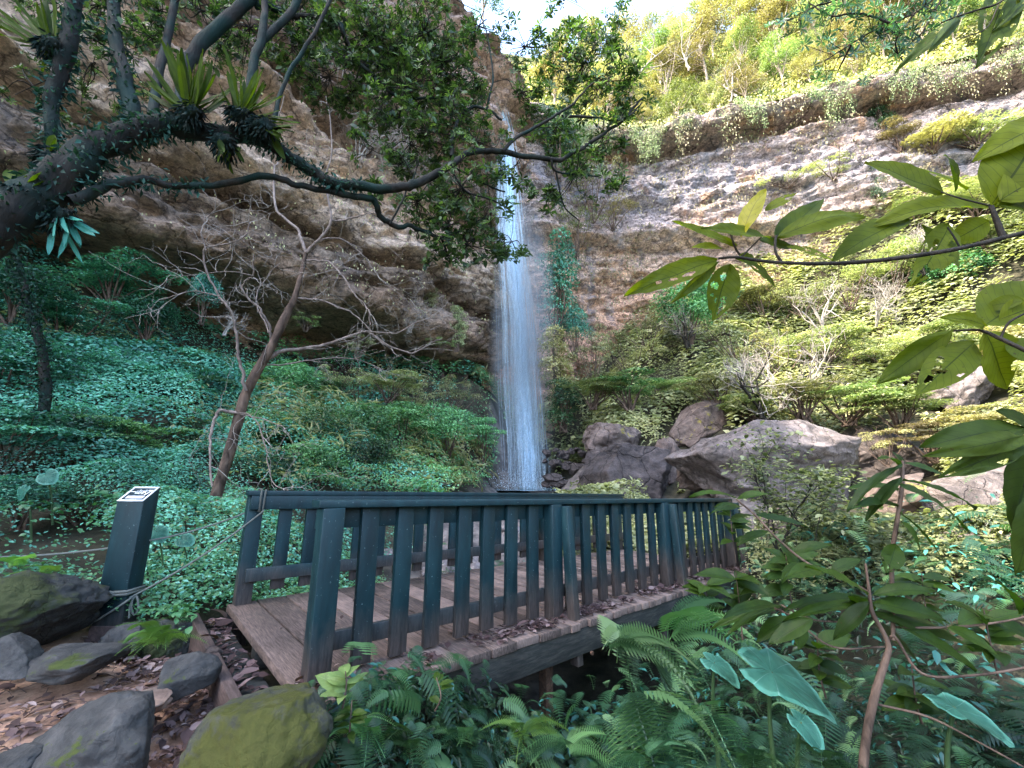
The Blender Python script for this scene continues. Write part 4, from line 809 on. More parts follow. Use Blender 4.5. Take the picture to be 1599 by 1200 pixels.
def make_shrub(seed, mat, layered=False, n=3000, leaf=.075, kind='dome', stems=True):
    "unit sized shrub: radius about 1, height about 1.5, base at z=-.6"
    rng = np.random.default_rng(seed); root = empty('shrub', PROTO_LOC); lobes = []
    if kind == 'dome':
        for k in range(9):
            a = rng.uniform(0, 6.3); r = rng.uniform(.2, .62); lobes.append([math.cos(a)*r, math.sin(a)*r, rng.uniform(-.25, .45), rng.uniform(.3, .5), rng.uniform(.25, .42)])
        lobes.append([0, 0, .2, .6, .55])
    elif kind == 'layered':
        for k in range(15):
            a = rng.uniform(0, 6.3); r = rng.uniform(.1, .8); z = rng.uniform(-.3, .75)*(1-r*.55); lobes.append([math.cos(a)*r, math.sin(a)*r, z, rng.uniform(.25, .45), rng.uniform(.06, .11)])
    elif kind == 'column':
        for k in range(12): z = -.7+1.6*k/11; r = .42*(1-.45*abs(z-.1)); a = rng.uniform(0, 6.3); lobes.append([math.cos(a)*.18, math.sin(a)*.18, z, r, .2])
    elif kind == 'airy':
        for k in range(16): a = rng.uniform(0, 6.3); r = rng.uniform(.2, .95); lobes.append([math.cos(a)*r, math.sin(a)*r, rng.uniform(-.2, .8)*(1-r*.4), rng.uniform(.12, .24), rng.uniform(.08, .15)])
    mb = MB(); out, tips = [], []
    for l in lobes:
        b0 = np.array([rng.normal()*.05, rng.normal()*.05, -1.0]); e = np.array(l[:3]); pts = smooth_path(np.array([b0, b0*.3+e*.5+np.array([0, 0, -.15])+rng.normal(size=3)*.06, e]), 3)
        V, Fq = tube(pts, np.linspace(.03 if kind != 'airy' else .013, .006, len(pts)), 4); mb.add(V, Fq)
        if kind == 'airy': grow(rng, e, e-b0, .35, .007, 2, out, tips, spread=.9)
    add_branches(mb, out, 4, 3); mb.build('stem', BK_BROWN, root)
    crown(rng, lobes, n, leaf, mat, 'foliage', root, wid=.5, upb=.9 if kind == 'layered' else .45, shell=.35); return root
used = set()
PROT = {}
def proto(key, maker):
    if key not in PROT: PROT[key] = maker()
    return PROT[key]
def put(key, maker, loc, scale, rz, name, label, cat, group=None):
    src = proto(key, maker)
    if key not in used: used.add(key); o = src
    else: o = copy_tree(src)
    o.name = name; o.location = loc; o.scale = scale; o.rotation_euler = (0, 0, rz); tag(o, label, cat, group); return o
SM = {'t': M_TEAL, 'g': M_GREEN, 'l': M_LIME, 'p': M_PALE, 'y': M_GOLD, 'd': M_DARK}
ORD_ = ['first', 'second', 'third', 'fourth', 'fifth', 'sixth', 'seventh', 'eighth', 'ninth', 'tenth', 'eleventh', 'twelfth', 'thirteenth', 'fourteenth']
CN = {'t': 'teal', 'g': 'green', 'l': 'lime green', 'p': 'pale green', 'y': 'golden', 'd': 'dark green'}
rs = np.random.default_rng(99)
def row(where, items, group):
    items = sorted(items, key=lambda q: q[0])
    for i_, (px, py, rx, ry, Y, kind, col) in enumerate(items):
        c = P(px, py-ry*.22, Y*.97); d = (c-CAM)@_fw; W_ = rx*1.18*d/F; Hh = ry*1.2*d/F/.85
        v = rs.integers(0, 2); key = (kind, col, int(v)); nL = {'dome': 5200, 'layered': 5200, 'column': 3600, 'airy': 1900}[kind]
        mk = lambda kind=kind, col=col, v=v: make_shrub(1000+hash((kind, col)) % 97 if False else 1000+['dome', 'layered', 'column', 'airy'].index(kind)*31+'tglpyd'.index(col)*7+int(v)*3, SM[col], n=nL, leaf=.062 if kind != 'airy' else .05, kind=kind)
        k2 = {'dome': 'rounded', 'layered': 'layered', 'column': 'upright', 'airy': 'twiggy'}[kind]
        lab = f'{k2} {CN[col]} shrub, {ORD[i_]} from the left {where}'
        cw = c.copy(); put(key, mk, tuple(cw), (W_/(.9 if kind != 'column' else .5), W_/(.9 if kind != 'column' else .5), Hh), rs.uniform(0, 6.3), 'shrub', lab, 'shrub', group)
row('along the foot of the dark overhang', [(30, 470, 75, 48, 11, 'dome', 't'), (105, 505, 60, 38, 12, 'layered', 't'), (185, 445, 62, 40, 13.5, 'layered', 't'), (235, 505, 48, 34, 14, 'dome', 't'), (322, 470, 24, 34, 16, 'dome', 't'),
    (300, 580, 52, 26, 13.5, 'dome', 't'), (370, 592, 45, 24, 14.5, 'layered', 'g'), (455, 594, 42, 24, 16, 'dome', 'g'), (530, 600, 42, 24, 17.5, 'airy', 'p'), (610, 604, 40, 22, 19.5, 'layered', 'p')], 'shrubs under the overhang')
row('in the upper left slope band', [(10, 580, 85, 55, 8, 'dome', 't'), (110, 590, 70, 50, 9.5, 'layered', 't'), (190, 600, 62, 44, 10.5, 'dome', 't'), (270, 615, 60, 40, 11.5, 'layered', 'd'), (345, 625, 55, 38, 12.5, 'dome', 't'),
    (430, 615, 52, 36, 14.5, 'dome', 'g'), (500, 622, 46, 36, 16.5, 'layered', 'g'), (570, 625, 48, 32, 19, 'airy', 'p'), (640, 632, 44, 30, 21, 'airy', 'p'), (705, 622, 40, 30, 24, 'airy', 'p')], 'shrubs in the upper band of the left slope')
row('in the middle left slope band', [(20, 690, 85, 52, 6.3, 'layered', 't'), (120, 695, 72, 46, 7.2, 'dome', 't'), (210, 700, 66, 44, 8, 'layered', 'g'), (300, 705, 50, 38, 9.4, 'dome', 'd'), (415, 690, 52, 40, 11.3, 'dome', 'g'),
    (490, 690, 56, 42, 12.5, 'dome', 'g'), (565, 680, 52, 42, 14, 'dome', 'g'), (635, 672, 48, 38, 16.5, 'layered', 'g'), (700, 680, 44, 36, 18.5, 'dome', 'g'), (755, 690, 32, 32, 21.5, 'layered', 'g')], 'shrubs in the middle band of the left slope')
row('in the lowest left slope band', [(40, 785, 70, 34, 5.1, 'dome', 't'), (130, 790, 50, 28, 5.7, 'layered', 'd'), (275, 775, 50, 30, 7.2, 'dome', 'd'), (420, 745, 46, 30, 9.2, 'dome', 'd'), (495, 738, 56, 36, 10.6, 'dome', 'g'),
    (570, 728, 46, 36, 12.2, 'dome', 'd'), (640, 722, 40, 28, 14.5, 'layered', 'l'), (700, 738, 36, 16, 17, 'layered', 'l')], 'shrubs in the lowest band of the left slope')
row('against the wall right of the falls', [(872, 465, 28, 62, 28.5, 'column', 't'), (898, 520, 26, 34, 28, 'dome', 't'), (872, 585, 27, 42, 26, 'column', 'y'), (880, 640, 26, 30, 25, 'column', 'd'), (925, 560, 34, 40, 27, 'airy', 'p'), (985, 560, 40, 34, 29, 'airy', 'p')], 'shrubs against the wall right of the falls')
row('above the right hand boulders', [(925, 612, 46, 24, 23, 'layered', 'l'), (980, 610, 48, 28, 22.5, 'layered', 'g'), (1040, 612, 40, 24, 23, 'layered', 'l'), (1120, 612, 46, 26, 20.5, 'layered', 'p'), (1180, 640, 46, 22, 18.5, 'layered', 'l'), (1250, 625, 56, 30, 17.5, 'layered', 'p'),
    (1320, 628, 62, 32, 16.8, 'layered', 'l'), (1395, 640, 58, 32, 16, 'layered', 'l'), (1450, 690, 44, 28, 14.5, 'layered', 'y'), (1560, 660, 60, 30, 13, 'layered', 'y'), (1380, 700, 34, 24, 14.5, 'airy', 'y')], 'flat topped shrubs above the boulders')
row('across the middle of the right slope', [(1070, 505, 52, 46, 27, 'dome', 'g'), (1120, 470, 36, 30, 29, 'dome', 't'), (1010, 520, 36, 30, 30, 'airy', 'p'), (1150, 540, 44, 34, 24, 'airy', 'p'), (1215, 560, 46, 34, 22, 'airy', 'y'), (1280, 545, 48, 30, 22, 'layered', 'p'),
    (1350, 550, 52, 30, 21, 'airy', 'p'), (1420, 560, 52, 32, 19.5, 'layered', 'p'), (1490, 540, 50, 34, 20, 'layered', 'l'), (1570, 550, 50, 34, 18, 'layered', 'y')], 'shrubs across the middle of the right slope')
row('along the top of the right slope', [(1190, 480, 42, 28, 29, 'layered', 'p'), (1250, 470, 44, 28, 28, 'airy', 'p'), (1320, 450, 46, 32, 27, 'airy', 'p'), (1385, 430, 44, 36, 26.5, 'layered', 'p'), (1440, 400, 46, 38, 26.5, 'layered', 'l'), (1500, 440, 48, 38, 24.5, 'dome', 'g'),
    (1560, 390, 52, 44, 24, 'layered', 'l'), (1440, 330, 40, 28, 28, 'layered', 'l'), (1520, 320, 44, 30, 26, 'layered', 'p'), (1590, 300, 44, 30, 25.5, 'dome', 'l')], 'shrubs along the top of the right slope')
row('beside the right bridge end', [(1180, 872, 38, 34, 8.0, 'layered', 'g'), (1230, 905, 48, 36, 6.8, 'dome', 'g'), (1310, 900, 44, 30, 7.4, 'layered', 'p'), (1400, 905, 48, 30, 6.8, 'layered', 'g'), (1490, 915, 52, 34, 6.0, 'layered', 't'), (1580, 930, 54, 40, 5.2, 'dome', 't')], 'shrubs beside the right end of the footbridge')
# plants clinging to the walls
row('on the right wall ledges', [(925, 285, 40, 60, 34, 'airy', 'p'), (900, 360, 36, 40, 33, 'airy', 'l'), (955, 330, 34, 30, 34, 'airy', 'y'), (1375, 190, 16, 34, 31, 'column', 'd'), (1400, 215, 24, 24, 30.5, 'layered', 'y'), (1450, 225, 44, 18, 29.5, 'layered', 'y'), (1520, 215, 40, 16, 28.5, 'layered', 'p'), (1366, 300, 12, 26, 31, 'column', 'd'),
    (1300, 272, 40, 10, 31.5, 'airy', 'p'), (1230, 285, 34, 9, 32.5, 'airy', 'p'), (870, 230, 30, 50, 33, 'dome', 'd')], 'plants on the ledges of the right wall')
row('on the brown wall left of the falls', [(555, 340, 16, 12, 22, 'airy', 'p'), (658, 385, 12, 24, 25, 'column', 'p'), (672, 470, 10, 16, 25.5, 'column', 'p'), (560, 545, 20, 16, 22, 'airy', 'p'), (715, 520, 12, 26, 27, 'column', 'p'), (690, 540, 20, 10, 26, 'airy', 'l'), (480, 505, 20, 12, 20, 'airy', 'l')], 'plants on the brown wall')

# trees on the hillsides
ti = 0
def hillz(HV, x, y):
    Q = HV.reshape(-1, 3); return Q[np.argmin((Q[:, 0]-x)**2+(Q[:, 1]-y)**2), 2]
def treerow(where, items, HV, group, hmul=1.):
    for i_, (px, Y, h, col) in enumerate(items):
        r = ((px-800)/F)/(.9766-.75*.215); x = r*Y; z = hillz(HV, x, Y); key = ('tree', col, i_ % 3)
        mk = lambda col=col, v=i_ % 3: make_tree(500+'tglpyd'.index(col)*11+v, SM[col])
        s = h/10.; put(key, mk, (x, Y, z), (s*rs.uniform(.85, 1.15), s*rs.uniform(.85, 1.15), s), rs.uniform(0, 6.3), 'tree', f'{CN[col]} tree, {ORD[i_]} from the left {where}', 'tree', group)
def line(n, x0, x1, Yf, h, cols, seed):
    rg = np.random.default_rng(seed); return [(x0+(x1-x0)*(k+.5)/n+rg.normal()*6, Yf(x0+(x1-x0)*(k+.5)/n)+rg.normal()*.5, h*rg.uniform(.75, 1.2), cols[rg.integers(len(cols))]) for k in range(n)]
Yedge = lambda px: 37.3 if px < 990 else 37.3-(px-990)*.0137
treerow('in the front row above the pale wall', line(14, 850, 1640, lambda p: Yedge(p)+1.2, 6.2, 'lpyly', 1), HR, 'trees in the front row on the pale wall')
treerow('in the second row above the pale wall', line(14, 830, 1660, lambda p: Yedge(p)+4.5, 9, 'ypyly', 2), HR, 'trees in the second row above the pale wall')
treerow('in the third row above the pale wall', line(14, 820, 1660, lambda p: Yedge(p)+8.3, 10, 'ylpyp', 3), HR, 'trees in the third row above the pale wall')
treerow('in the fourth row above the pale wall', line(13, 900, 1660, lambda p: Yedge(p)+12.5, 10, 'ypypy', 4), HR, 'trees in the fourth row above the pale wall')
treerow('on the skyline right of the falls', line(10, 1010, 1560, lambda p: Yedge(p)+17, 9, 'ypypp', 14), HR, 'trees in the back row on the skyline')
def putxy(where, items, HV, group):
    for i_, (x, Y, h, col) in enumerate(items):
        z = hillz(HV, x, Y); mk = lambda col=col, v=i_ % 3: make_tree(500+'tglpyd'.index(col)*11+v, SM[col]); s = h/10.
        put(('tree', col, i_ % 3), mk, (x, Y, z), (s*1.1, s*1.1, s), rs.uniform(0, 6.3), 'tree', f'{CN[col]} tree, {ORD[i_]} from the left {where}', 'tree', group)
putxy('on the rim of the brown wall', [(-13, 17.5, 5, 'g'), (-11, 20, 5, 'g'), (-8.6, 22.5, 5.5, 'g'), (-7, 25, 5.5, 'l'), (-5.4, 27.2, 5.5, 'g'), (-4.2, 29, 5, 'l'), (-3, 31, 5, 'g')], HL, 'trees on the rim of the brown wall')

def hillcover(name, VV, n, mats, label, seed, thick, size, dmax, umin=0., umax=1.):
    rng = np.random.default_rng(seed); nu, m_ = VV.shape[:2]; iu = rng.uniform(umin, umax, n)*(nu-1.01); jv = 2.3/32.3*39+rng.random(n)*dmax/32.3*39; i0 = iu.astype(int); j0 = jv.astype(int); fu = (iu-i0)[:, None]; fv = (jv-j0)[:, None]
    p = VV[i0, j0]*(1-fu)*(1-fv)+VV[i0+1, j0]*fu*(1-fv)+VV[i0, j0+1]*(1-fu)*fv+VV[i0+1, j0+1]*fu*fv
    b = np.clip(.55+.7*f2(p[:, 0]*.55, p[:, 1]*.55+p[:, 2]*.3, 3, seed), .05, 1.3); p[:, 2] += thick*b*(1-.5*rng.random(n)**2)
    mb = MB(); place(mb, T_DIA, p, rdir(rng, n)+np.array([0, 0, -.2]), rdir(rng, n)*.7+np.array([-.2, -.5, .8]), size*rng.uniform(.6, 1.4, n), .55, rng=rng); o = mb.build(name, mats, loc=(0, 0, 0)); tag(o, label, kind='stuff')
hillcover('forest_undergrowth', HR, 150000, M_LIME, 'dense green understorey between the trees above the right wall', 61, 2.2, .26, 20, .0, .9)
hillcover('forest_undergrowth', HR, 60000, M_GOLD, 'golden understorey between the trees above the right wall', 62, 3.2, .3, 20, .1, .9)
# hanging vegetation along the rim of the pale wall
def rimfringe(name, VV, js, n, mat, label, seed, drop=2.2, out=.5, u0=0, u1=1, zt=None, size=.22):
    rng = np.random.default_rng(seed); nu = VV.shape[0]; mb = MB(); iu = (np.clip(rng.uniform(u0, u1, n), 0, .999)*nu).astype(int); j = rng.integers(js[0], js[1], n)
    k = f2(iu*.14, j*.12, 3, seed) > rng.uniform(-.1, .3, n); iu, j = iu[k], j[k]; n = len(iu); d = (rng.random(n)**1.3)*drop*np.clip(.25+1.6*f2(iu*.3, 0.*iu, 3, seed+1), .06, 1.4)
    Pn = VV[iu, j]+np.c_[rng.normal(size=n)*.12, -out*rng.random(n)-.15, -d+.25]
    place(mb, T_DIA, Pn, np.c_[rng.normal(size=n)*.35, rng.normal(size=n)*.35-.2, -np.ones(n)], rdir(rng, n)+np.array([0, -1, .4]), size*rng.uniform(.5, 1.4, n), .4, rng=rng)
    o = mb.build(name, mat, loc=(0, 0, 0)); tag(o, label, kind='stuff')
rimfringe('hanging_plants', VR, (268, 279), 120000, M_LIME, 'pale plants hanging over the rim of the right wall', 3, drop=2.4, size=.12)
rimfringe('hanging_plants', VR, (268, 279), 22000, M_STRAW, 'dry creepers hanging over the rim of the right wall', 4, drop=3.2, size=.2)
rimfringe('ledge_plants', VR, (208, 224), 9000, M_STRAW, 'low dry plants growing along the ledge of the right wall', 5, drop=.9, u0=.3, u1=.75, size=.2)
rimfringe('ledge_plants', VR, (100, 262), 16000, M_STRAW, 'dry tufts scattered over the right wall', 6, drop=.8, u0=.0, u1=.3, size=.24)
rimfringe('ledge_plants', VL, (100, 160), 7000, M_STRAW, 'thin dry tufts on the brown wall under its ledges', 7, drop=.9, u0=.35, u1=.98, size=.14, out=.2)
rimfringe('ledge_plants', VL, (180, 310), 14000, M_DARK, 'dark creepers high on the brown wall', 8, drop=1.6, u0=.3, u1=1, size=.2)

# bare shrubs: pale twigs without leaves
def bare(px, py, Y, hpx, label, seed, mat, stems=3, group=None, name='bare_shrub', cat='bare shrub', depth=4, lean=(0, 0), spread=.6, thick=.016):
    c = P(px, py, Y); d = (c-CAM)@_fw; h = hpx*d/F; root = empty(name, tuple(c), label, cat, group); rng = np.random.default_rng(seed); out, tips = [], []
    for k in range(stems): grow(rng, c+rng.normal(size=3)*[h*.03, h*.03, 0], np.array([rng.normal()*.35+lean[0], rng.normal()*.3+lean[1], 1]), h*.42, h*thick, depth, out, tips, bend=.3, up=.06, spread=spread, kids=(2, 4))
    mb = MB(); add_branches(mb, [q for q in out if q[3] >= depth-1], 6, 4); mb.build('trunk', mat, root, loc=None)
    mb = MB(); add_branches(mb, [(a, max(b, h*.0022), max(c_, h*.0014), e) for a, b, c_, e in out if e < depth-1], 4, 3); mb.build('twigs', BK_TWIG, root); return root
bare(1190, 655, 17, 160, 'bare shrub with dark forked stem standing above the longest pale boulder', 5, BK_DARK, 2)
bare(1222, 640, 18, 150, 'bare shrub with pale stems right of the dark forked stem', 6, BK_TWIG, 2)
bare(1290, 520, 24, 110, 'wide bare shrub among the pale bushes below the branch of large leaves', 7, BK_TWIG, 4, spread=.8)
bare(1370, 510, 24, 90, 'bare shrub of arching grey twigs in the middle of the right slope', 8, BK_TWIG, 4, spread=.8)
bare(1445, 430, 24, 90, 'dark stemmed bare shrub high on the right slope', 9, BK_DARK, 3)
bare(1075, 545, 25, 80, 'bush of thin dark stems under the round green shrub on the right slope', 10, BK_DARK, 5, depth=3)
bare(1460, 580, 19, 70, 'low bare shrub behind the tilted pale slab', 12, BK_TWIG, 4, spread=.9)
bare(1140, 160, 36.5, 110, 'bare pale tree above the rim of the right wall, left of the hanging twigs', 13, BK_TWIG, 2, name='bare_tree', cat='bare tree')
bare(1075, 110, 38, 90, 'bare pale tree high above the rim close to the patch of sky', 14, BK_TWIG, 2, name='bare_tree', cat='bare tree')
bare(1000, 120, 40, 100, 'bare pale tree on the hillside right above the waterfall', 15, BK_TWIG, 2, name='bare_tree', cat='bare tree')
bare(560, 260, 20, 190, 'pale leafless thicket growing off the brown wall above the dark branch', 16, BK_TWIG, 6, spread=1., depth=5, thick=.005)
bare(640, 330, 23, 120, 'pale leafless thicket hanging on the brown wall behind the central branch', 17, BK_TWIG, 5, spread=.9, depth=5, lean=(-.5, 0), thick=.006)
bare(640, 520, 24, 80, 'tangle of thin grey twigs at the mouth of the dark overhang', 18, BK_TWIG, 6, spread=1., depth=4, thick=.006)
bare(352, 525, 16, 60, 'pale twiggy bush at the foot of the dark overhang', 19, BK_TWIG, 5, spread=1., depth=3)

# ---------------------------------------------------------------- the leaning bare tree
def px_path(pts, Y0, Y1=None, n=None):
    Y1 = Y0 if Y1 is None else Y1; k = len(pts); return np.array([P(x, y, Y0+(Y1-Y0)*i_/(max(k-1, 1))) for i_, (x, y) in enumerate(pts)])
base = P(312, 835, 6.3); root = empty('bare_tree', tuple(base), 'leaning brown leafless tree rising behind the rope, left of the footbridge', 'bare tree')
mb = MB(); tubes(mb, px_path([(303, 850), (318, 825), (336, 780), (362, 695), (386, 612), (425, 540), (448, 490), (460, 467), (470, 431), (479, 395)], 6.3, 6.8), [.13, .105, .088, .08, .074, .068, .062, .05, .04, .034], k=14, n=6, bump=.18, seed=3)
for a_ in ((-18, 20), (14, 25), (-2, 30)):
    tubes(mb, [base+[0, 0, .12], base+[a_[0]*.008, .05, -.02], base+[a_[0]*.016, .1*a_[1]*.05, -.15]], .07, .03, 8, 4, .2, 2)
mb.build('trunk', BK_BROWN, root, smooth=True)
limbs = [([(479, 396), (470, 372), (465, 358), (434, 330), (428, 299), (430, 265), (434, 250), (428, 205), (445, 150)], 6.8, 7.4, .032, .008, 1),
    ([(479, 396), (490, 384), (499, 374), (517, 348), (512, 307), (507, 283), (520, 225), (508, 150)], 6.8, 6.4, .034, .008, 1),
    ([(496, 378), (512, 373), (530, 373), (558, 390), (579, 413), (597, 439), (636, 470), (660, 500)], 6.7, 7.4, .017, .005, 1), ([(517, 346), (545, 342), (579, 333), (615, 345)], 6.7, 6.3, .02, .005, 1),
    ([(478, 408), (500, 408), (517, 410), (535, 433), (558, 464), (576, 483), (579, 510)], 6.8, 6.2, .015, .006, 1), ([(460, 467), (480, 467), (507, 471), (548, 488), (571, 508), (600, 540)], 6.7, 7.1, .022, .008, 0),
    ([(424, 530), (418, 505), (406, 483), (380, 454), (388, 436), (396, 431), (396, 397)], 6.6, 6.0, .022, .008, 1),
    ([(384, 610), (378, 575), (373, 555), (370, 521), (362, 488), (344, 464), (323, 426), (321, 391), (345, 382), (380, 372), (390, 340)], 6.4, 5.8, .026, .008, 0),
    ([(321, 392), (316, 350), (338, 325), (318, 298)], 5.9, 5.6, .01, .004, 1),
    ([(418, 560), (440, 550), (465, 547), (500, 540), (532, 531), (571, 519), (600, 535), (640, 552), (665, 540), (690, 530)], 6.6, 7.6, .04, .007, 0),
    ([(412, 572), (455, 568), (505, 560), (560, 562), (600, 580)], 6.6, 7.3, .016, .004, 0), ([(571, 519), (620, 520), (660, 500), (700, 495)], 7, 7.6, .015, .004, 1),
    ([(367, 645), (345, 642), (333, 665), (329, 700), (331, 760)], 6.4, 6.0, .028, .014, 0), ([(367, 645), (395, 652), (415, 700), (425, 750), (455, 768)], 6.4, 5.6, .009, .005, 0), ([(375, 648), (410, 655), (450, 672)], 6.4, 5.8, .01, .004, 0),
    ([(421, 521), (400, 470), (420, 430), (440, 410)], 6.6, 7.2, .012, .004, 1), ([(344, 464), (300, 455), (255, 470)], 5.9, 5.6, .01, .003, 0), ([(396, 431), (360, 425), (300, 430), (260, 440)], 6.0, 5.6, .008, .003, 0)]
rng = np.random.default_rng(8); mbl = MB(); mbt = MB()
for pts, y0, y1, r0, r1, _ in limbs:
    L = smooth_path(px_path(pts, y0, y1), 6); L = L+.02*np.stack([f2(np.arange(len(L))*.5+r0*999, np.zeros(len(L)), 2, q) for q in range(3)], -1)
    V, Fq = tube(L, np.linspace(r0, r1, len(L)), 8); mbl.add(V, Fq); out, tips = [], []
    for k in range(3+int(len(pts)*1.)):
        i_ = int(rng.uniform(.25, 1)*(len(L)-1)); t = nrm(L[min(i_+1, len(L)-1)]-L[i_-1]); d = nrm(t*.5+rdir(rng, 1)[0]*.9+np.array([0, 0, .1])); grow(rng, L[i_], d, rng.uniform(.25, .6), .0055, 2, out, tips, bend=.45, spread=.75, kids=(1, 3))
    add_branches(mbt, [(a, max(b, .0024), .0016, e) for a, b, c_, e in out], 4, 3)
mbl.build('limbs', BK_TWIG if False else barkmat('limb_bark', (.09, .07, .06), (.28, .23, .2), 14), root, smooth=True); mbt.build('twigs', BK_TWIG, root)
# ================================================================ BIG TREE AT THE LEFT WITH ITS LONG BRANCHES
def wpath(mb, pts, Y0, Y1, w0, w1, k=10, n=6, bump=.1, seed=1, jit=.0):
    L = px_path(pts, Y0, Y1); Ls = smooth_path(L, n); d = (Ls-CAM)@_fw; wd = np.interp(np.linspace(0, 1, len(Ls)), np.linspace(0, 1, 2), [w0, w1]) if np.isscalar(w0) and np.isscalar(w1) else np.interp(np.linspace(0, 1, len(Ls)), np.linspace(0, 1, len(w0)), w0)
    if jit: Ls = Ls+jit*np.stack([f2(np.arange(len(Ls))*.45+seed*7, np.zeros(len(Ls)), 2, q+seed) for q in range(3)], -1)
    ct = d/np.linalg.norm(Ls-CAM, axis=1); V, Fq = tube(Ls, wd/2*d/F*ct**.75, k, bump, seed); mb.add(V, Fq); return Ls
M_EPI = leafmat('moss_fringe', [(.003, .014, .009), (.008, .03, .02), (.015, .045, .03), (.035, .1, .07)], .2, .7, .15)
BK_MOSSY = barkmat('mossy_dark_bark', (.004, .006, .005), (.03, .028, .024), 9, moss=(.006, .022, .018), bump=1.)
base = P(-200, 470, 2.1); tree_root = empty('big_tree', tuple(base), 'big dark mossy tree leaning in from the left edge, its branches reaching the waterfall', 'tree')
mb = MB(); tr1 = wpath(mb, [(-420, 640), (-200, 470), (-60, 385), (20, 335), (90, 285), (150, 240), (215, 205), (275, 190)], 2.0, 2.7, [140, 120, 100, 90, 72, 58, 46, 36], 0, 18, 7, .16, 2, .03)
mb.build('trunk', BK_MOSSY, tree_root, smooth=True)
mb = MB(); LS = []
LS.append(wpath(mb, [(262, 192), (330, 208), (400, 216), (440, 235), (480, 262), (520, 285), (570, 293), (622, 295), (665, 278), (700, 262), (728, 240), (755, 234), (800, 241), (866, 250), (905, 232), (945, 208), (980, 182), (1005, 150)], 2.7, 4.2, [44, 34, 24, 22, 20, 18, 17, 15, 14, 12, 10, 10, 9, 8, 7, 6, 5, 3], 0, 10, 6, .1, 3, .02))
LS.append(wpath(mb, [(110, 312), (160, 292), (215, 282), (262, 289), (330, 287), (420, 277), (470, 290), (535, 303), (580, 313), (592, 335), (612, 350), (650, 358), (688, 372), (725, 360), (760, 340)], 2.4, 4.0, [24, 20, 16, 13, 12, 12, 11, 11, 11, 10, 9, 7, 6, 5, 3], 0, 9, 6, .1, 4, .02))
LS.append(wpath(mb, [(208, 205), (200, 150), (190, 100), (180, 50), (172, -30)], 2.7, 2.9, [34, 30, 27, 25, 24], 0, 9, 6, .1, 5, .02))
LS.append(wpath(mb, [(70, 300), (80, 230), (84, 150), (108, 70), (116, -30)], 2.5, 2.5, [22, 22, 30, 32, 30], 0, 9, 6, .15, 6, .02))
LS.append(wpath(mb, [(236, 205), (243, 150), (250, 105), (262, 60), (278, -20)], 2.7, 3.1, 20, 14, 8, 6, .1, 7))
LS.append(wpath(mb, [(285, 180), (288, 110), (312, 70), (350, 35), (385, 5), (410, -30)], 2.8, 3.2, [26, 28, 26, 25, 24, 22], 0, 9, 6, .1, 8, .01))
LS.append(wpath(mb, [(378, 212), (388, 165), (396, 100), (408, 62), (413, 20), (412, -30)], 2.8, 3.1, [20, 18, 17, 16, 13, 12], 0, 9, 6, .1, 9, .01))
LS.append(wpath(mb, [(405, 68), (430, 45), (458, 15), (475, -30)], 3.0, 3.2, 15, 14, 8, 6, .1, 10))
LS.append(wpath(mb, [(412, 222), (428, 185), (442, 135), (470, 85), (500, 35), (528, -30)], 2.8, 3.1, [9, 9, 8, 8, 7, 7], 0, 7, 6, .1, 11, .01))
LS.append(wpath(mb, [(400, 8), (445, 20), (480, 26), (530, 36), (545, 75), (575, 104), (615, 96), (660, 92), (705, 70)], 3.2, 3.8, [15, 12, 10, 9, 8, 7, 6, 5, 3], 0, 7, 6, .1, 12, .02))
LS.append(wpath(mb, [(532, 40), (560, 95), (592, 125), (612, 147), (650, 154), (692, 152)], 3.4, 3.8, 7, 4, 6, 6, .1, 13, .01))
for pts, a, b, w0, w1 in [([(705, 245), (708, 215), (716, 188), (735, 168), (760, 172), (785, 188)], 3.6, 3.8, 7, 4), ([(786, 236), (812, 212), (842, 196), (870, 180), (893, 164), (915, 140), (942, 118)], 3.7, 4.0, 7, 3), ([(868, 182), (915, 183), (960, 188), (985, 180), (1003, 160)], 3.9, 4.1, 5, 2.5),
        ([(862, 250), (868, 268), (895, 272), (935, 276)], 3.8, 4., 4, 2.5), ([(708, 262), (735, 275), (762, 290), (790, 300)], 3.6, 3.9, 4, 2.5), ([(705, 265), (730, 300), (765, 312), (800, 330)], 3.6, 3.9, 4, 2), ([(690, 372), (700, 400)], 3.8, 3.9, 5, 3), ([(610, 350), (635, 300), (650, 270)], 3.5, 3.6, 4, 2),
        ([(575, 105), (575, 80), (573, 40)], 3.4, 3.6, 4, 2), ([(870, 270), (880, 320), (905, 345)], 3.9, 4.2, 3, 2), ([(950, 200), (968, 160), (975, 110), (955, 60)], 4.1, 4.3, 4, 2), ([(760, 172), (770, 120), (762, 60), (750, 20)], 3.8, 4., 4, 2), ([(700, 72), (735, 50), (760, 30)], 3.8, 4, 4, 2)]:
    LS.append(wpath(mb, pts, a, b, w0, w1, 6, 6, .1, len(LS), .01))
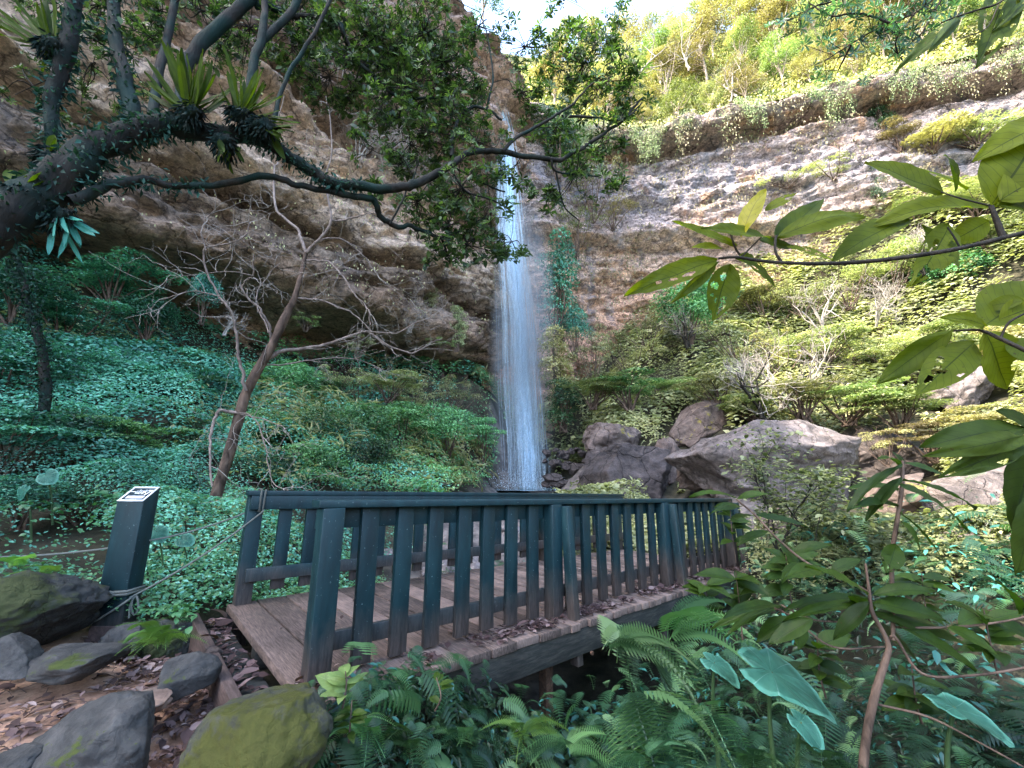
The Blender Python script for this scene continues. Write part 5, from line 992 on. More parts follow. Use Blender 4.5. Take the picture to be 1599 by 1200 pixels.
# crown: clusters of whorled leaves on fine twigs
rng = np.random.default_rng(44); fol = MB(); allp = np.vstack([l[len(l)//4:] for l in LS])
blobs = [(575, 40, 55, 3.4, 70), (610, 70, 60, 3.5, 90), (660, 40, 60, 3.6, 90), (690, 95, 55, 3.7, 80), (630, 130, 55, 3.6, 80), (590, 180, 36, 3.5, 26), (735, 130, 45, 3.8, 50), (750, 40, 48, 3.9, 30), (842, 78, 45, 4.1, 60), (900, 95, 55, 4.1, 90), (945, 60, 42, 4.2, 60), (890, 40, 32, 4.2, 24),
         (940, 130, 52, 4.1, 80), (975, 175, 34, 4.2, 40), (830, 150, 45, 4.0, 50), (870, 205, 36, 4.0, 34), (700, 180, 50, 3.7, 62), (655, 205, 42, 3.6, 44), (620, 250, 34, 3.6, 20), (740, 215, 42, 3.7, 40), (940, 232, 44, 4.2, 60), (900, 270, 50, 4.0, 56), (950, 285, 26, 4.2, 20), (850, 305, 26, 4.0, 22), (800, 270, 36, 3.9, 30), (720, 295, 48, 3.8, 56),
         (660, 320, 42, 3.6, 46), (700, 345, 40, 3.7, 44), (770, 345, 46, 3.9, 56), (735, 390, 42, 3.9, 46), (800, 395, 30, 4.0, 26), (690, 395, 26, 3.8, 18), (560, 215, 26, 3.4, 8), (590, 290, 20, 3.5, 10), (500, 30, 44, 3.3, 34), (450, 20, 40, 3.3, 30), (540, 90, 36, 3.4, 26), (330, 20, 50, 3.2, 30), (230, 60, 45, 3.0, 34), (240, 20, 50, 3.1, 34), (140, 70, 40, 2.9, 22), (150, 10, 50, 2.9, 26), (40, 150, 40, 2.8, 10), (560, -30, 70, 3.6, 60), (660, -30, 70, 3.8, 60), (440, -40, 70, 3.6, 50), (300, -50, 80, 3.4, 60), (390, 60, 46, 3.5, 36), (450, 90, 46, 3.6, 44), (500, 130, 40, 3.7, 40), (470, 40, 50, 3.7, 50), (520, 30, 50, 3.8, 60), (560, 110, 46, 3.9, 56), (545, 160, 34, 3.8, 30), (600, 100, 50, 4.1, 60), (650, 80, 50, 4.2, 70), (680, 140, 46, 4.2, 56), (620, 190, 44, 4.1, 46), (640, 250, 36, 4., 34), (690, 240, 36, 4.1, 34), (350, 90, 36, 3.4, 20), (200, 110, 40, 3.5, 20), (130, 130, 36, 3.4, 16), (60, 20, 50, 3.4, 26), (880, -20, 40, 4.3, 16)]
WP, WA, WS = [], [], []; TW = []
for bx, by, br, Y, n in blobs:
    cb = P(bx, by, Y); j = np.argmin(((allp-cb)**2).sum(1)); src = allp[j]; R_ = M(br, Y); 
    hub = cb*.55+src*.45; TW.append(smooth_path(np.array([src, (src+hub)/2+rng.normal(size=3)*.05, hub, cb+rng.normal(size=3)*R_*.3]), 4))
    m_ = max(int(n*(1.15 if bx > 760 else 1.9)), 5); subs = [cb+rng.normal(size=3)*np.array([.55, .6, .5])*R_ for _ in range(max(3, m_//5))]
    for s_ in subs: TW.append(smooth_path(np.array([hub*.6+cb*.4, (hub+s_)/2+rng.normal(size=3)*.04, s_]), 3))
    for k in range(m_):
        s_ = subs[rng.integers(len(subs))]; q = s_+rdir(rng, 1)[0]*R_*.42*rng.random()**.5; d = nrm((q-s_)*.8+np.array([0, -.2, .35])*.1+rng.normal(size=3)*.04)
        WP.append(q); WA.append(d); WS.append(rng.uniform(.055, .115)*(1 if bx > 760 else .68)); TW.append(np.array([s_, (s_+q)/2+rng.normal(size=3)*.01, q]))
WP, WA, WS = map(np.array, (WP, WA, WS)); Nw = nrm(WA*.8+np.array([0, -.35, .45])+rdir(rng, len(WP))*.35)
place(fol, T_WHORL, WP, np.cross(Nw, rdir(rng, len(WP))), Nw, WS, 1., rng=rng)
k = rng.integers(0, len(WP), 5200); place(fol, T_LEAF, WP[k]+rdir(rng, len(k))*.05, rdir(rng, len(k))+np.array([0, 0, -.2]), rdir(rng, len(k))+np.array([0, -.3, .6]), rng.uniform(.035, .09, len(k)), .6, rng=rng)
mb.build('branches', BK_MOSSY, tree_root, smooth=True)
mt = MB()
for t in TW: V, Fq = tube(t, np.linspace(.006, .0025, len(t)) if len(t) > 3 else [.003, .0025, .002], 4); mt.add(V, Fq)
mt.build('twigs', BK_DARK, tree_root); fol.build('crown', M_CANOPY, tree_root)
# small epiphytic fringe along the trunk and the thick part of the branches
ep = MB(); rng = np.random.default_rng(9)
for L, r_, n in ((tr1, .125, 2600), (LS[0][:36], .06, 900), (LS[2], .05, 500), (LS[3], .06, 900), (LS[1][:24], .035, 300)):
    i_ = rng.integers(0, len(L), n); d = rdir(rng, n); rr_ = r_*np.interp(i_, [0, len(L)-1], [1.25, .55] if L is tr1 else [1, .6]); p = L[i_]+d*rr_[:, None]+rng.normal(size=(n, 3))*.02
    place(ep, T_DIA, p, nrm(d+np.array([0, 0, -.5])+rdir(rng, n)*.6), rdir(rng, n), rng.uniform(.02, .075, n), rng.uniform(.2, .45, n), rng=rng)
ep.build('moss_fringe', M_EPI, tree_root)

# ---------------------------------------------------------------- strap and broad leaves
def big_leaf(mb, base, tip, wpx_m, n_hint, seed, curl=.12, fold=.22, nx=22, ny=12, shape='ovate', holes=0, droop=.0, ripple=.02, hole_r=.07):
    rng = np.random.default_rng(seed); base = np.array(base, float); tip = np.array(tip, float); ax = tip-base; L = np.linalg.norm(ax); a = ax/L; N = np.array(n_hint, float); S = nrm(np.cross(N, a)); N = np.cross(a, S)
    t = np.linspace(0, 1, nx+1); s = np.linspace(-1, 1, ny+1); T, S_s = np.meshgrid(t, s, indexing='ij')
    if shape == 'ovate': w_ = np.sin(np.clip(T, 0, 1)**.88*PI)**.8*(1-.15*T); w_ = w_/w_.max()
    elif shape == 'strap': w_ = np.clip(T*5, 0, 1)**.6*(.65+.35*np.sin(T*PI))*np.clip((1-T)*5, 0, 1)**.6
    elif shape == 'round': w_ = np.sin(np.clip(T, .0, 1)**.75*PI)**.6; w_ = w_/w_.max()
    hw = wpx_m/2*w_; bend = curl*L*np.sin(T*PI)-droop*L*T*T
    z = np.abs(S_s)*fold*hw+bend+ripple*L*np.sin(T*34+np.abs(S_s)*2.5)*np.abs(S_s)*.35+.03*L*fbm(np.stack([T*2+seed, S_s, T*0], -1), 2, seed)
    V = base+a*(T*L)[..., None]+S*(S_s*hw*(1-.08*fold))[..., None]+N*z[..., None]
    uv = np.stack([T, S_s*.5+.5], -1).reshape(-1, 2); k = ny+1
    i_ = np.arange(nx)[:, None]*k; j = np.arange(ny)[None]; Fq = np.stack([i_+j, i_+k+j, i_+k+j+1, i_+j+1], -1).reshape(-1, 4)
    if holes:
        fc = V.reshape(-1, 3)[Fq].mean(1); keep = np.ones(len(Fq), bool); tc = T.ravel()[Fq].mean(1); sc_ = S_s.ravel()[Fq].mean(1)
        for h in range(holes): ht, hs_, hr = rng.uniform(.2, .9), rng.uniform(-.95, .95), rng.uniform(.3, 1)*hole_r; keep &= ((tc-ht)**2+((sc_-hs_)*.3)**2) > hr**2
        Fq = Fq[keep]
    mb.add(V.reshape(-1, 3), Fq, float(rng.random())); mb.UV = getattr(mb, 'UV', []) + [uv]; return mb
def build_uv(mb, name, mat, parent):
    return mesh(name, np.concatenate(mb.V), [np.concatenate(mb.F[4])], mat, parent, attr={'rnd': np.concatenate(mb.A[4])}, uv=np.concatenate(mb.UV), smooth=True)
def veinmat(name, c1, c2, vein, trans, veins=11, slant=.35, rough=.42, spots=True, tcol=(1.3, 1.35, .5)):
    m, nt, out = newmat(name); uv = N_(nt, 'ShaderNodeUVMap'); uv.uv_map = 'uv'; sx = N_(nt, 'ShaderNodeSeparateXYZ'); nt.links.new(uv.outputs[0], sx.inputs[0]); tc = N_(nt, 'ShaderNodeTexCoord')
    s = mathn(nt, 'ABSOLUTE', mathn(nt, 'MULTIPLY_ADD', sx.outputs[1], 2., -1.))
    mid = mathn(nt, 'LESS_THAN', s, .035)
    q = mathn(nt, 'FRACT', mathn(nt, 'MULTIPLY', mathn(nt, 'SUBTRACT', sx.outputs[0], mathn(nt, 'MULTIPLY', mathn(nt, 'POWER', s, 1.4), slant*.5)), float(veins)))
    side = ramp(nt, q, [(0, (1, 1, 1)), (.07, (0, 0, 0)), (.93, (0, 0, 0)), (1, (1, 1, 1))]).outputs[0]
    vn = mathn(nt, 'MAXIMUM', mid, mathn(nt, 'MULTIPLY', side, .7))
    n = noise(nt, tc.outputs['Object'], 25, 5, .6); n2 = noise(nt, tc.outputs['Object'], 9, 3); at = N_(nt, 'ShaderNodeAttribute', attribute_name='rnd')
    f = mathn(nt, 'MULTIPLY_ADD', n2.outputs[0], .6, mathn(nt, 'MULTIPLY', at.outputs['Fac'], .6)); col = ramp(nt, f, [(.25, c1), (.85, c2)]).outputs[0]
    col = mixc(nt, .5, col, ramp(nt, n.outputs[0], [(.35, (.7, .7, .7)), (.65, (1.2, 1.2, 1.2))]).outputs[0], 'MULTIPLY')
    if spots:
        sp = noise(nt, tc.outputs['Object'], 60, 2); col = mixc(nt, ramp(nt, sp.outputs[0], [(.72, (0, 0, 0)), (.75, (.8, .8, .8))]).outputs[0], col, (.05, .035, .01))
    col = mixc(nt, mathn(nt, 'MULTIPLY', vn, .75), col, vein)
    b = bumpn(nt, mathn(nt, 'ADD', q, mathn(nt, 'MULTIPLY', n.outputs[0], .4)), .25, .004)
    p = princ(nt, None, col, rough, .25, b); tr = N_(nt, 'ShaderNodeBsdfTranslucent'); nt.links.new(mixc(nt, 1., col, tcol, 'MULTIPLY'), tr.inputs[0])
    mx = N_(nt, 'ShaderNodeMixShader'); mx.inputs[0].default_value = trans; nt.links.new(p.outputs[0], mx.inputs[1]); nt.links.new(tr.outputs[0], mx.inputs[2]); nt.links.new(mx.outputs[0], out.inputs[0]); return m
V_BIG = veinmat('broad_leaf', (.05, .085, .004), (.16, .2, .008), (.022, .04, .004), .6, 11, rough=.6)
V_YOUNG = veinmat('young_leaf', (.25, .27, .015), (.4, .36, .03), (.1, .1, .01), .55, 9)
V_DEEP = veinmat('dark_broad_leaf', (.025, .05, .005), (.06, .095, .008), (.012, .022, .004), .5, 11, rough=.6)
V_TARO = veinmat('taro_leaf', (.035, .2, .16), (.06, .3, .24), (.16, .42, .34), .25, 7, 1.2, .5, False, (1.1, 1.2, .9))
V_STRAP = veinmat('strap_leaf', (.02, .045, .003), (.07, .12, .006), (.012, .025, .002), .5, 1, 0, .65)
V_SAP = veinmat('sapling_leaf', (.014, .038, .006), (.045, .09, .01), (.012, .03, .006), .45, 10, rough=.5)
# bird's nest ferns on the branches
def nest(px, py, Y, n, Lpx, wpx, label, seed, a0=-70, a1=70, dr=.1, mat=None, back=0):
    c = P(px, py, Y); rng = np.random.default_rng(seed); root = empty('nest_fern', tuple(c), label, 'fern'); mb = MB()
    for k in range(n):
        a = math.radians(rng.uniform(a0, a1)); L = M(Lpx, Y)*rng.uniform(.65, 1.1); f = rng.uniform(-.75, .55); d = nrm(np.array([math.sin(a), f, math.cos(a)])); b = c+rng.normal(size=3)*M(6, Y)+np.array([math.sin(a)*M(8, Y), 0, 0])
        big_leaf(mb, b, b+d*L, M(wpx, Y)*rng.uniform(.75, 1.2), nrm(np.array([-d[0]*.3+rng.normal()*.5, -1, .6])), seed*50+k, curl=-.05, fold=.35, nx=12, ny=4, shape='strap', droop=dr*rng.uniform(.3, 1.5), ripple=.012)
    build_uv(mb, 'fronds', mat or V_STRAP, root)
    m2 = MB(); v, f = rock_shape(seed, 3, 3, .25); m2.add(c+v*M(20, Y)*np.array([1.1, .8, .7]), f); 
    q = rng.integers(0, len(v), 260); place(m2, T_DIA, c+v[q]*M(20, Y), v[q]+np.array([0, 0, -1.2]), rdir(rng, 260), rng.uniform(.03, .09, 260), .2, rng=rng)
    m2.build('root_ball', BK_MOSSY, root); return root
nest(300, 178, 2.62, 36, 112, 11, "large bird's nest fern on the thick branch, left of the one beside the upright stem", 1, -58, 40)
nest(378, 180, 2.72, 32, 92, 10, "bird's nest fern on the thick branch against the upright stem", 2, -50, 85)
nest(412, 200, 2.75, 9, 62, 10, 'small drooping fern under the thick branch, right of the nest ferns', 3, 60, 150, .2)
nest(80, 72, 2.45, 32, 110, 9, "bird's nest fern high on the stem in the top left corner", 4, -80, -5)
nest(80, 248, 2.45, 8, 42, 16, 'small broad leaved fern low on the stem at the upper left', 5, -30, 60)
nest(40, 305, 2.3, 7, 48, 18, 'small fern on the thick trunk at the left edge', 6, -60, 60, .3)
nest(95, 338, 2.4, 12, 78, 9, 'blue green fern drooping under the thick trunk at the left edge', 7, 110, 175, .1, V_TARO)
nest(350, 225, 2.75, 10, 45, 8, 'fringe of short ferns hanging below the thick branch', 8, 110, 230, .1)
# dark creeper covered trunk low on the left slope
b_ = P(65, 620, 6.0); r_ = empty('tree', tuple(b_), 'slim dark ivy covered trunk standing in the left slope under the big tree', 'tree'); mb = MB()
wpath(mb, [(70, 640), (66, 560), (52, 500), (35, 440), (22, 380), (10, 320)], 6, 5.6, [20, 18, 15, 12, 10, 8], 0, 8, 6, .15, 4, .03); mb.build('trunk', BK_MOSSY, r_, smooth=True)
mb = MB(); rng = np.random.default_rng(4); L = px_path([(70, 640), (66, 560), (52, 500), (35, 440), (22, 380)], 6, 5.6); Ls = smooth_path(L, 20); i_ = rng.integers(0, len(Ls), 1300); place(mb, T_DIA, Ls[i_]+rng.normal(size=(1300, 3))*.085, rdir(rng, 1300)+np.array([0, 0, -.6]), rdir(rng, 1300), rng.uniform(.03, .08, 1300), .5, rng=rng); mb.build('crown', M_EPI, r_)

# ---------------------------------------------------------------- large leaved branches at the right, close to the camera
def leafy(name, label, Y, stems, leaves, anchor, mat=V_BIG, group='branches of large leaves at the right', seed=1, bark=None, nh=(0, -1, .35), extra=None, cat='branch'):
    root = empty(name, tuple(P(*anchor)), label, cat, group); mb = MB(); rng = np.random.default_rng(seed)
    for pts, y0, y1, w0, w1 in stems: wpath(mb, pts, y0, y1, w0, w1, 10, 6, .06, 1)
    mb.build('stem', bark or BK_DARK, root, smooth=True); mb = MB(); my = MB()
    for k, lf in enumerate(leaves):
        bx, by, tx, ty, w_ = lf[:5]; hol = lf[5] if len(lf) > 5 else 0; dy = lf[6] if len(lf) > 6 else rng.uniform(-.08, .08); young = len(lf) > 7
        Yb = Y+rng.uniform(-.02, .02); b = P(bx, by, Yb); t = P(tx, ty, Yb+dy*Y); n_ = np.array(nh)+rng.normal(size=3)*.25
        d = ((b+t)/2-CAM)@_fw
        big_leaf(my if young else mb, b, t, w_*1.12*d/F, n_, seed*100+k, curl=rng.uniform(-.02, .09), fold=.2, nx=36 if hol else 22, ny=22 if hol else 12, holes=hol, droop=rng.uniform(0, .06), ripple=.018)
    build_uv(mb, 'leaves', mat, root)
    if my.n: o = build_uv(my, 'young_leaf', V_YOUNG, root); o['label'] = 'yellow young leaf'
    return root
leafy('leafy_branch', 'long horizontal branch with large backlit leaves crossing in front of the right wall', 1.05,
    [([(1760, 330), (1660, 352), (1599, 364), (1500, 388), (1420, 401), (1350, 409), (1290, 412), (1230, 411), (1185, 407), (1150, 402), (1122, 404)], .85, 1.05, [12, 11, 10, 9, 9, 8, 7, 6, 5.5, 5, 4], 0), ([(1160, 403), (1150, 390), (1143, 370), (1140, 352)], 1.05, 1.05, 4, 3), ([(1222, 411), (1212, 395), (1211, 378), (1213, 368)], 1.03, 1.03, 5, 4),
     ([(1566, 370), (1557, 345), (1548, 322)], .93, .93, 13, 9), ([(1160, 400), (1175, 385), (1190, 370)], 1.05, 1.05, 3, 2), ([(1548, 322), (1500, 310), (1470, 300)], .93, .97, 4, 3), ([(1500, 388), (1490, 370), (1480, 355)], .98, .98, 4, 3)],
    [(1122, 404, 978, 457, 34, 3), (1124, 408, 1048, 474, 17), (1140, 412, 1113, 502, 44, 10), (1152, 402, 1216, 446, 42, 3), (1203, 372, 1098, 352, 30), (1158, 372, 1196, 292, 27, 0, 0, 1), (1211, 372, 1289, 304, 34), (1212, 374, 1356, 334, 36), (1546, 322, 1356, 346, 42), (1420, 342, 1299, 406, 42), (1475, 302, 1352, 252, 44),
     (1492, 300, 1480, 240, 50), (1512, 296, 1440, 258, 34), (1548, 322, 1622, 210, 82), (1560, 315, 1690, 240, 70), (1660, 190, 1522, 248, 50), (1480, 352, 1424, 446, 46, 14), (1545, 345, 1478, 382, 34), (1128, 388, 1080, 386, 18), (1228, 384, 1302, 404, 22, 5), (1150, 385, 1050, 345, 20), (1195, 330, 1245, 300, 24, 6), (1185, 375, 1250, 385, 22), (1440, 350, 1500, 420, 44, 8), (1556, 322, 1640, 340, 40)], (1700, 345, .9), seed=3)
leafy('leafy_branch', 'short branch with drooping large leaves at the right edge, below the long horizontal one', .95,
    [([(1740, 600), (1640, 565), (1590, 542), (1560, 528), (1530, 516), (1490, 517)], .85, .95, [11, 10, 9, 8, 6, 4], 0), ([(1562, 530), (1575, 505), (1600, 490)], .92, .9, 5, 4)],
    [(1535, 512, 1640, 440, 78), (1540, 510, 1480, 492, 24), (1485, 517, 1371, 600, 34), (1522, 535, 1436, 613, 50, 7), (1537, 520, 1573, 608, 70, 2), (1560, 500, 1640, 470, 40), (1575, 530, 1640, 575, 46), (1600, 470, 1535, 480, 24), (1600, 560, 1660, 640, 50)], (1700, 585, .88), seed=5)
leafy('leafy_branch', 'lowest branch of large leaves hanging at the right edge over the pale cracked boulder', .85,
    [([(1760, 690), (1680, 680), (1620, 685), (1590, 690)], .8, .85, 9, 5), ([(1620, 685), (1615, 720), (1600, 760)], .82, .82, 5, 4)],
    [(1602, 668, 1440, 694, 42, 0), (1600, 680, 1450, 712, 30), (1608, 690, 1468, 746, 32, 3), (1622, 690, 1590, 852, 92), (1612, 770, 1594, 900, 50), (1620, 670, 1560, 640, 30)], (1720, 685, .8), seed=6, mat=V_DEEP)
leafy('leafy_branch', 'twig with one insect eaten leaf hanging down from the top right edge', 1.1,
    [([(1640, -60), (1590, -20), (1560, 5), (1530, 15), (1490, 28), (1470, 36)], 1.05, 1.1, 6, 3), ([(1560, 8), (1540, 45), (1500, 60)], 1.1, 1.1, 3, 2)],
    [(1566, -14, 1524, 108, 50, 18), (1495, 28, 1398, 112, 20, 3), (1600, -10, 1552, 48, 26, 6), (1500, 25, 1455, 75, 16)], (1640, -60, 1.05), seed=7, mat=V_DEEP)
tk = empty('tree', (2.25, .55, -.6), 'slender trunk just outside the right edge that carries the branches of large leaves', 'tree'); mb = MB()
tubes(mb, [(2.3, .5, -1.0), (2.2, .6, .4), (2.15, .55, 1.6), (2.1, .6, 2.8), (2.2, .7, 4.2)], [.06, .05, .045, .035, .02], k=12, n=6, bump=.08)
for p0, p1, r_ in ((P(1760, 330, .85), (2.16, .56, 1.5), .009), (P(1740, 600, .85), (2.18, .58, 1.0), .008), (P(1760, 690, .8), (2.18, .58, .8), .007), (P(1640, -60, 1.05), (2.13, .58, 2.5), .005)): p1 = np.array(p1); tubes(mb, [p0, p0*.5+p1*.5+[0, 0, .04], p1], r_, r_*1.6, 8, 5)
mb.build('trunk', BK_DARK, tk, smooth=True)
# small leaved twigs hanging at the top right
c = P(1500, -120, 3.); root = empty('hanging_branch', tuple(c), 'small leaved dark branch hanging from the top edge in front of the wooded slope', 'branch'); mb = MB(); rng = np.random.default_rng(12); L2 = []
for pts in ([(1560, -90), (1480, -20), (1430, 20), (1380, 40), (1330, 70), (1290, 95)], [(1430, 20), (1400, 60), (1405, 90)], [(1480, -20), (1440, 50), (1420, 70)], [(1390, 35), (1340, 20), (1300, 25), (1265, 5)], [(1330, 70), (1310, 110)], [(1560, -90), (1420, -40), (1340, -10), (1270, 12), (1245, 38)]): L2.append(wpath(mb, pts, 2.9, 3.1, 5, 2.5, 6, 6, 0, 1, .01))
AP = np.vstack(L2); fo = MB(); WP = []
for k in range(190):
    s_ = AP[rng.integers(6, len(AP))]; q = s_+rng.normal(size=3)*.1; WP.append(q); V, Fq = tube(np.array([s_, q]), [.003, .002], 4); mb.add(V, Fq)
WP = np.array(WP); Nw = nrm(np.array([0, -.6, .3])+rdir(rng, len(WP))*.7); place(fo, T_WHORL, WP, np.cross(Nw, rdir(rng, len(WP))), Nw, rng.uniform(.05, .09, len(WP)), 1, rng=rng)
mb.build('stem', BK_DARK, root); fo.build('leaves', M_DARK, root)

# ---------------------------------------------------------------- lower right sapling, taro, ferns
rts = empty('sapling', tuple(P(1348, 1215, 1.75)), 'slender brown stemmed sapling with long drooping leaves at the lower right', 'sapling')
mb = MB(); rng = np.random.default_rng(21)
S1 = [(1345, 1260), (1352, 1160), (1368, 1080), (1384, 1030), (1388, 1010), (1378, 985), (1362, 955), (1358, 925), (1352, 880)]
wpath(mb, S1, 1.7, 1.75, [19, 17, 15, 13, 10, 9, 8, 6, 4], 0, 10, 6, .08, 2); wpath(mb, [(1386, 1008), (1398, 995), (1440, 1052), (1520, 1055), (1620, 1040)], 1.75, 1.6, 6, 5)
wpath(mb, [(1395, 1000), (1394, 930), (1393, 870), (1402, 810), (1409, 760), (1410, 720)], 1.8, 1.85, [8, 8, 8, 8, 7, 5], 0, 8); wpath(mb, [(1358, 925), (1320, 905), (1262, 880), (1215, 842), (1180, 805), (1150, 780)], 1.75, 2.0, 5, 3); wpath(mb, [(1362, 955), (1330, 970), (1270, 968), (1220, 945)], 1.75, 1.9, 4, 3)
wpath(mb, [(1392, 1010), (1300, 1010), (1240, 965), (1210, 950)], 1.8, 2, 4, 3); wpath(mb, [(1400, 980), (1480, 980), (1560, 972), (1640, 955)], 1.8, 1.7, 5, 4); wpath(mb, [(1370, 1100), (1450, 1120), (1530, 1160), (1620, 1210)], 1.75, 1.6, 5, 4)
mb.build('stem', BK_BROWN, rts, smooth=True); mb = MB()
SL = [(1358, 935, 1225, 948, 26), (1355, 930, 1262, 880, 28), (1358, 940, 1300, 1000, 26), (1362, 955, 1530, 1010, 34), (1360, 945, 1480, 965, 40), (1365, 960, 1530, 1045, 30), (1362, 975, 1440, 1038, 42), (1358, 960, 1330, 925, 34), (1362, 930, 1460, 920, 26), (1358, 945, 1225, 965, 22),
      (1410, 725, 1320, 795, 24, 0), (1410, 722, 1475, 742, 14), (1408, 755, 1520, 830, 28, 0), (1410, 750, 1530, 790, 24), (1405, 800, 1480, 880, 26), (1405, 790, 1330, 790, 24), (1408, 815, 1440, 858, 34), (1408, 730, 1372, 712, 16), (1400, 850, 1385, 895, 34, 8), (1404, 765, 1325, 760, 22), (1412, 728, 1395, 705, 18), (1408, 745, 1350, 812, 20),
      (1215, 842, 1255, 915, 24), (1180, 805, 1140, 812, 22), (1180, 805, 1262, 820, 22), (1200, 830, 1150, 850, 18), (1240, 862, 1300, 850, 22), (1262, 882, 1220, 905, 26), (1150, 778, 1078, 772, 18), (1150, 780, 1205, 770, 20), (1160, 790, 1110, 800, 16), (1300, 895, 1345, 870, 24), (1285, 890, 1230, 900, 30),
      (1220, 945, 1130, 960, 22), (1225, 945, 1110, 978, 24), (1210, 950, 1130, 990, 22), (1240, 965, 1180, 1000, 30), (1270, 968, 1200, 1005, 30), (1240, 960, 1250, 1015, 34), (1480, 980, 1560, 1020, 30), (1540, 975, 1500, 940, 24), (1560, 972, 1620, 1000, 30), (1590, 960, 1560, 905, 26), (1600, 962, 1660, 930, 24), (1540, 974, 1480, 935, 26)]
rng = np.random.default_rng(5)
for k, lf in enumerate(SL):
    Yb = 1.78+rng.uniform(-.05, .12)+(.2 if lf[0] < 1250 else 0); b = P(lf[0], lf[1], Yb); t = P(lf[2], lf[3], Yb+rng.uniform(-.15, .05)); d = ((b+t)/2-CAM)@_fw
    big_leaf(mb, b, t, lf[4]*.92*d/F, (rng.normal()*.35, -.45+rng.normal()*.2, 1), 700+k, curl=.06, fold=.15, nx=30 if len(lf) > 5 and lf[5] else 16, ny=16 if len(lf) > 5 and lf[5] else 8, holes=lf[5] if len(lf) > 5 else 0, droop=.05)
build_uv(mb, 'leaves', V_SAP, rts)
# taro
def heart_leaf(mb, hub, tip, wid, nh, seed):
    "peltate heart: outline in polar form round the hub"
    rng = np.random.default_rng(seed); ax = tip-hub; L = np.linalg.norm(ax); a = ax/L; S = nrm(np.cross(nh, a)); N = np.cross(a, S); na_, nr = 48, 7
    th = np.linspace(-PI, PI, na_+1); R = (1-.52*np.abs(np.sin(th/2))**1.1); notch = np.clip((np.abs(th)-2.72)/.42, 0, 1); R = R*(1-.8*notch**1.2)
    V = [hub]; uv = [(0, .5)]
    for r in range(1, nr+1):
        f = r/nr if r > 1 else .004
        for q in range(na_+1):
            x = R[q]*math.cos(th[q])*f; y = R[q]*math.sin(th[q])*f*wid*.95; z = .12*abs(y)*L-.22*L*max(x, 0)**2+.012*L*math.sin(th[q]*14)*f+.05*L*math.sin(seed+x*3+y*4)*f-.1*L*(f*f)*(x < 0)
            V.append(hub+a*x*L+S*y*L+N*z); uv.append((f, .5+th[q]/(2*PI)))
    k = na_+1; Fs = []
    for r in range(nr-1):
        for q in range(na_): b = 1+r*k+q; Fs.append([b, b+k, b+k+1, b+1])
        mb.add(np.array(V), np.array(Fs), float(rng.random())); mb.UV = getattr(mb, 'UV', [])+[np.array(uv)]
    return mb
def taromat():
    m, nt, out = newmat('taro'); uv = N_(nt, 'ShaderNodeUVMap'); uv.uv_map = 'uv'; sx = N_(nt, 'ShaderNodeSeparateXYZ'); nt.links.new(uv.outputs[0], sx.inputs[0]); tc = N_(nt, 'ShaderNodeTexCoord')
    q = mathn(nt, 'FRACT', mathn(nt, 'ADD', mathn(nt, 'MULTIPLY', sx.outputs[1], 12.), .5)); w_ = ramp(nt, q, [(.46, (0, 0, 0)), (.5, (1, 1, 1)), (.54, (0, 0, 0))]).outputs[0]
    n = noise(nt, tc.outputs['Object'], 14, 4); col = ramp(nt, n.outputs[0], [(.3, (.04, .17, .12)), (.7, (.085, .29, .21))]).outputs[0]; col = mixc(nt, mathn(nt, 'MULTIPLY', w_, .7), col, (.22, .42, .36))
    p = princ(nt, None, col, .5, .4, bumpn(nt, w_, .4, .006)); tr = N_(nt, 'ShaderNodeBsdfTranslucent'); nt.links.new(col, tr.inputs[0]); mx = N_(nt, 'ShaderNodeMixShader'); mx.inputs[0].default_value = .2
    nt.links.new(p.outputs[0], mx.inputs[1]); nt.links.new(tr.outputs[0], mx.inputs[2]); nt.links.new(mx.outputs[0], out.inputs[0]); return m
V_TARO2 = taromat()
def taro(label, hub, tip, Y, wid, seed, nh=(0, -.75, 1), stalk=None):
    h = P(hub[0], hub[1], Y); t = P(tip[0], tip[1], Y*(.97 if Y < 3 else .998)); root = empty('taro_plant', tuple(h), label, 'taro plant', 'taro leaves'); mb = MB(); heart_leaf(mb, h, t, wid, np.array(nh, float), seed)
    build_uv(mb, 'leaf', V_TARO2, root); mb = MB(); g_ = h+np.array([.05, .15, -.55]) if stalk is None else P(*stalk); tubes(mb, [h+[0, 0, .0], h*.6+g_*.4+[0, .03, 0], g_], .006, .011, 8, 6); mb.build('stalk', newstalk, root, smooth=True)
newstalk, nt, out = newmat('stalk'); princ(nt, out, (.05, .1, .04), .5, .4)
taro('largest teal heart shaped leaf, in the middle of the lower right undergrowth', (1205, 1050), (1322, 1112), 1.95, .75, 1, (.5, -.5, .9))
taro('smaller teal heart shaped leaf left of the largest one', (1115, 1035), (1160, 1066), 2.1, .8, 2, (.4, -.6, .8))
taro('narrow teal heart shaped leaf below the largest one', (1250, 1128), (1292, 1172), 1.8, .75, 3, (.3, -1, .6))
taro('broad teal leaf at the bottom right corner', (1490, 1105), (1590, 1150), 1.7, .7, 4, (.3, -.35, 1))
taro('small blue green heart shaped leaf at the left edge', (38, 765), (28, 782), 4.6, .95, 5, (0, -.9, .7)); taro('round blue green leaf high in the undergrowth at the left edge', (72, 742), (84, 754), 4.8, 1., 6, (0, -.9, .7)); taro('lone pale teal leaf in the creepers beside the bare tree', (285, 842), (300, 850), 4.6, 1., 7, (0, -.8, 1)); taro('pale teal leaf in the creepers just right of the marker post', (245, 830), (256, 845), 4.4, 1., 8, (0, -.8, 1))
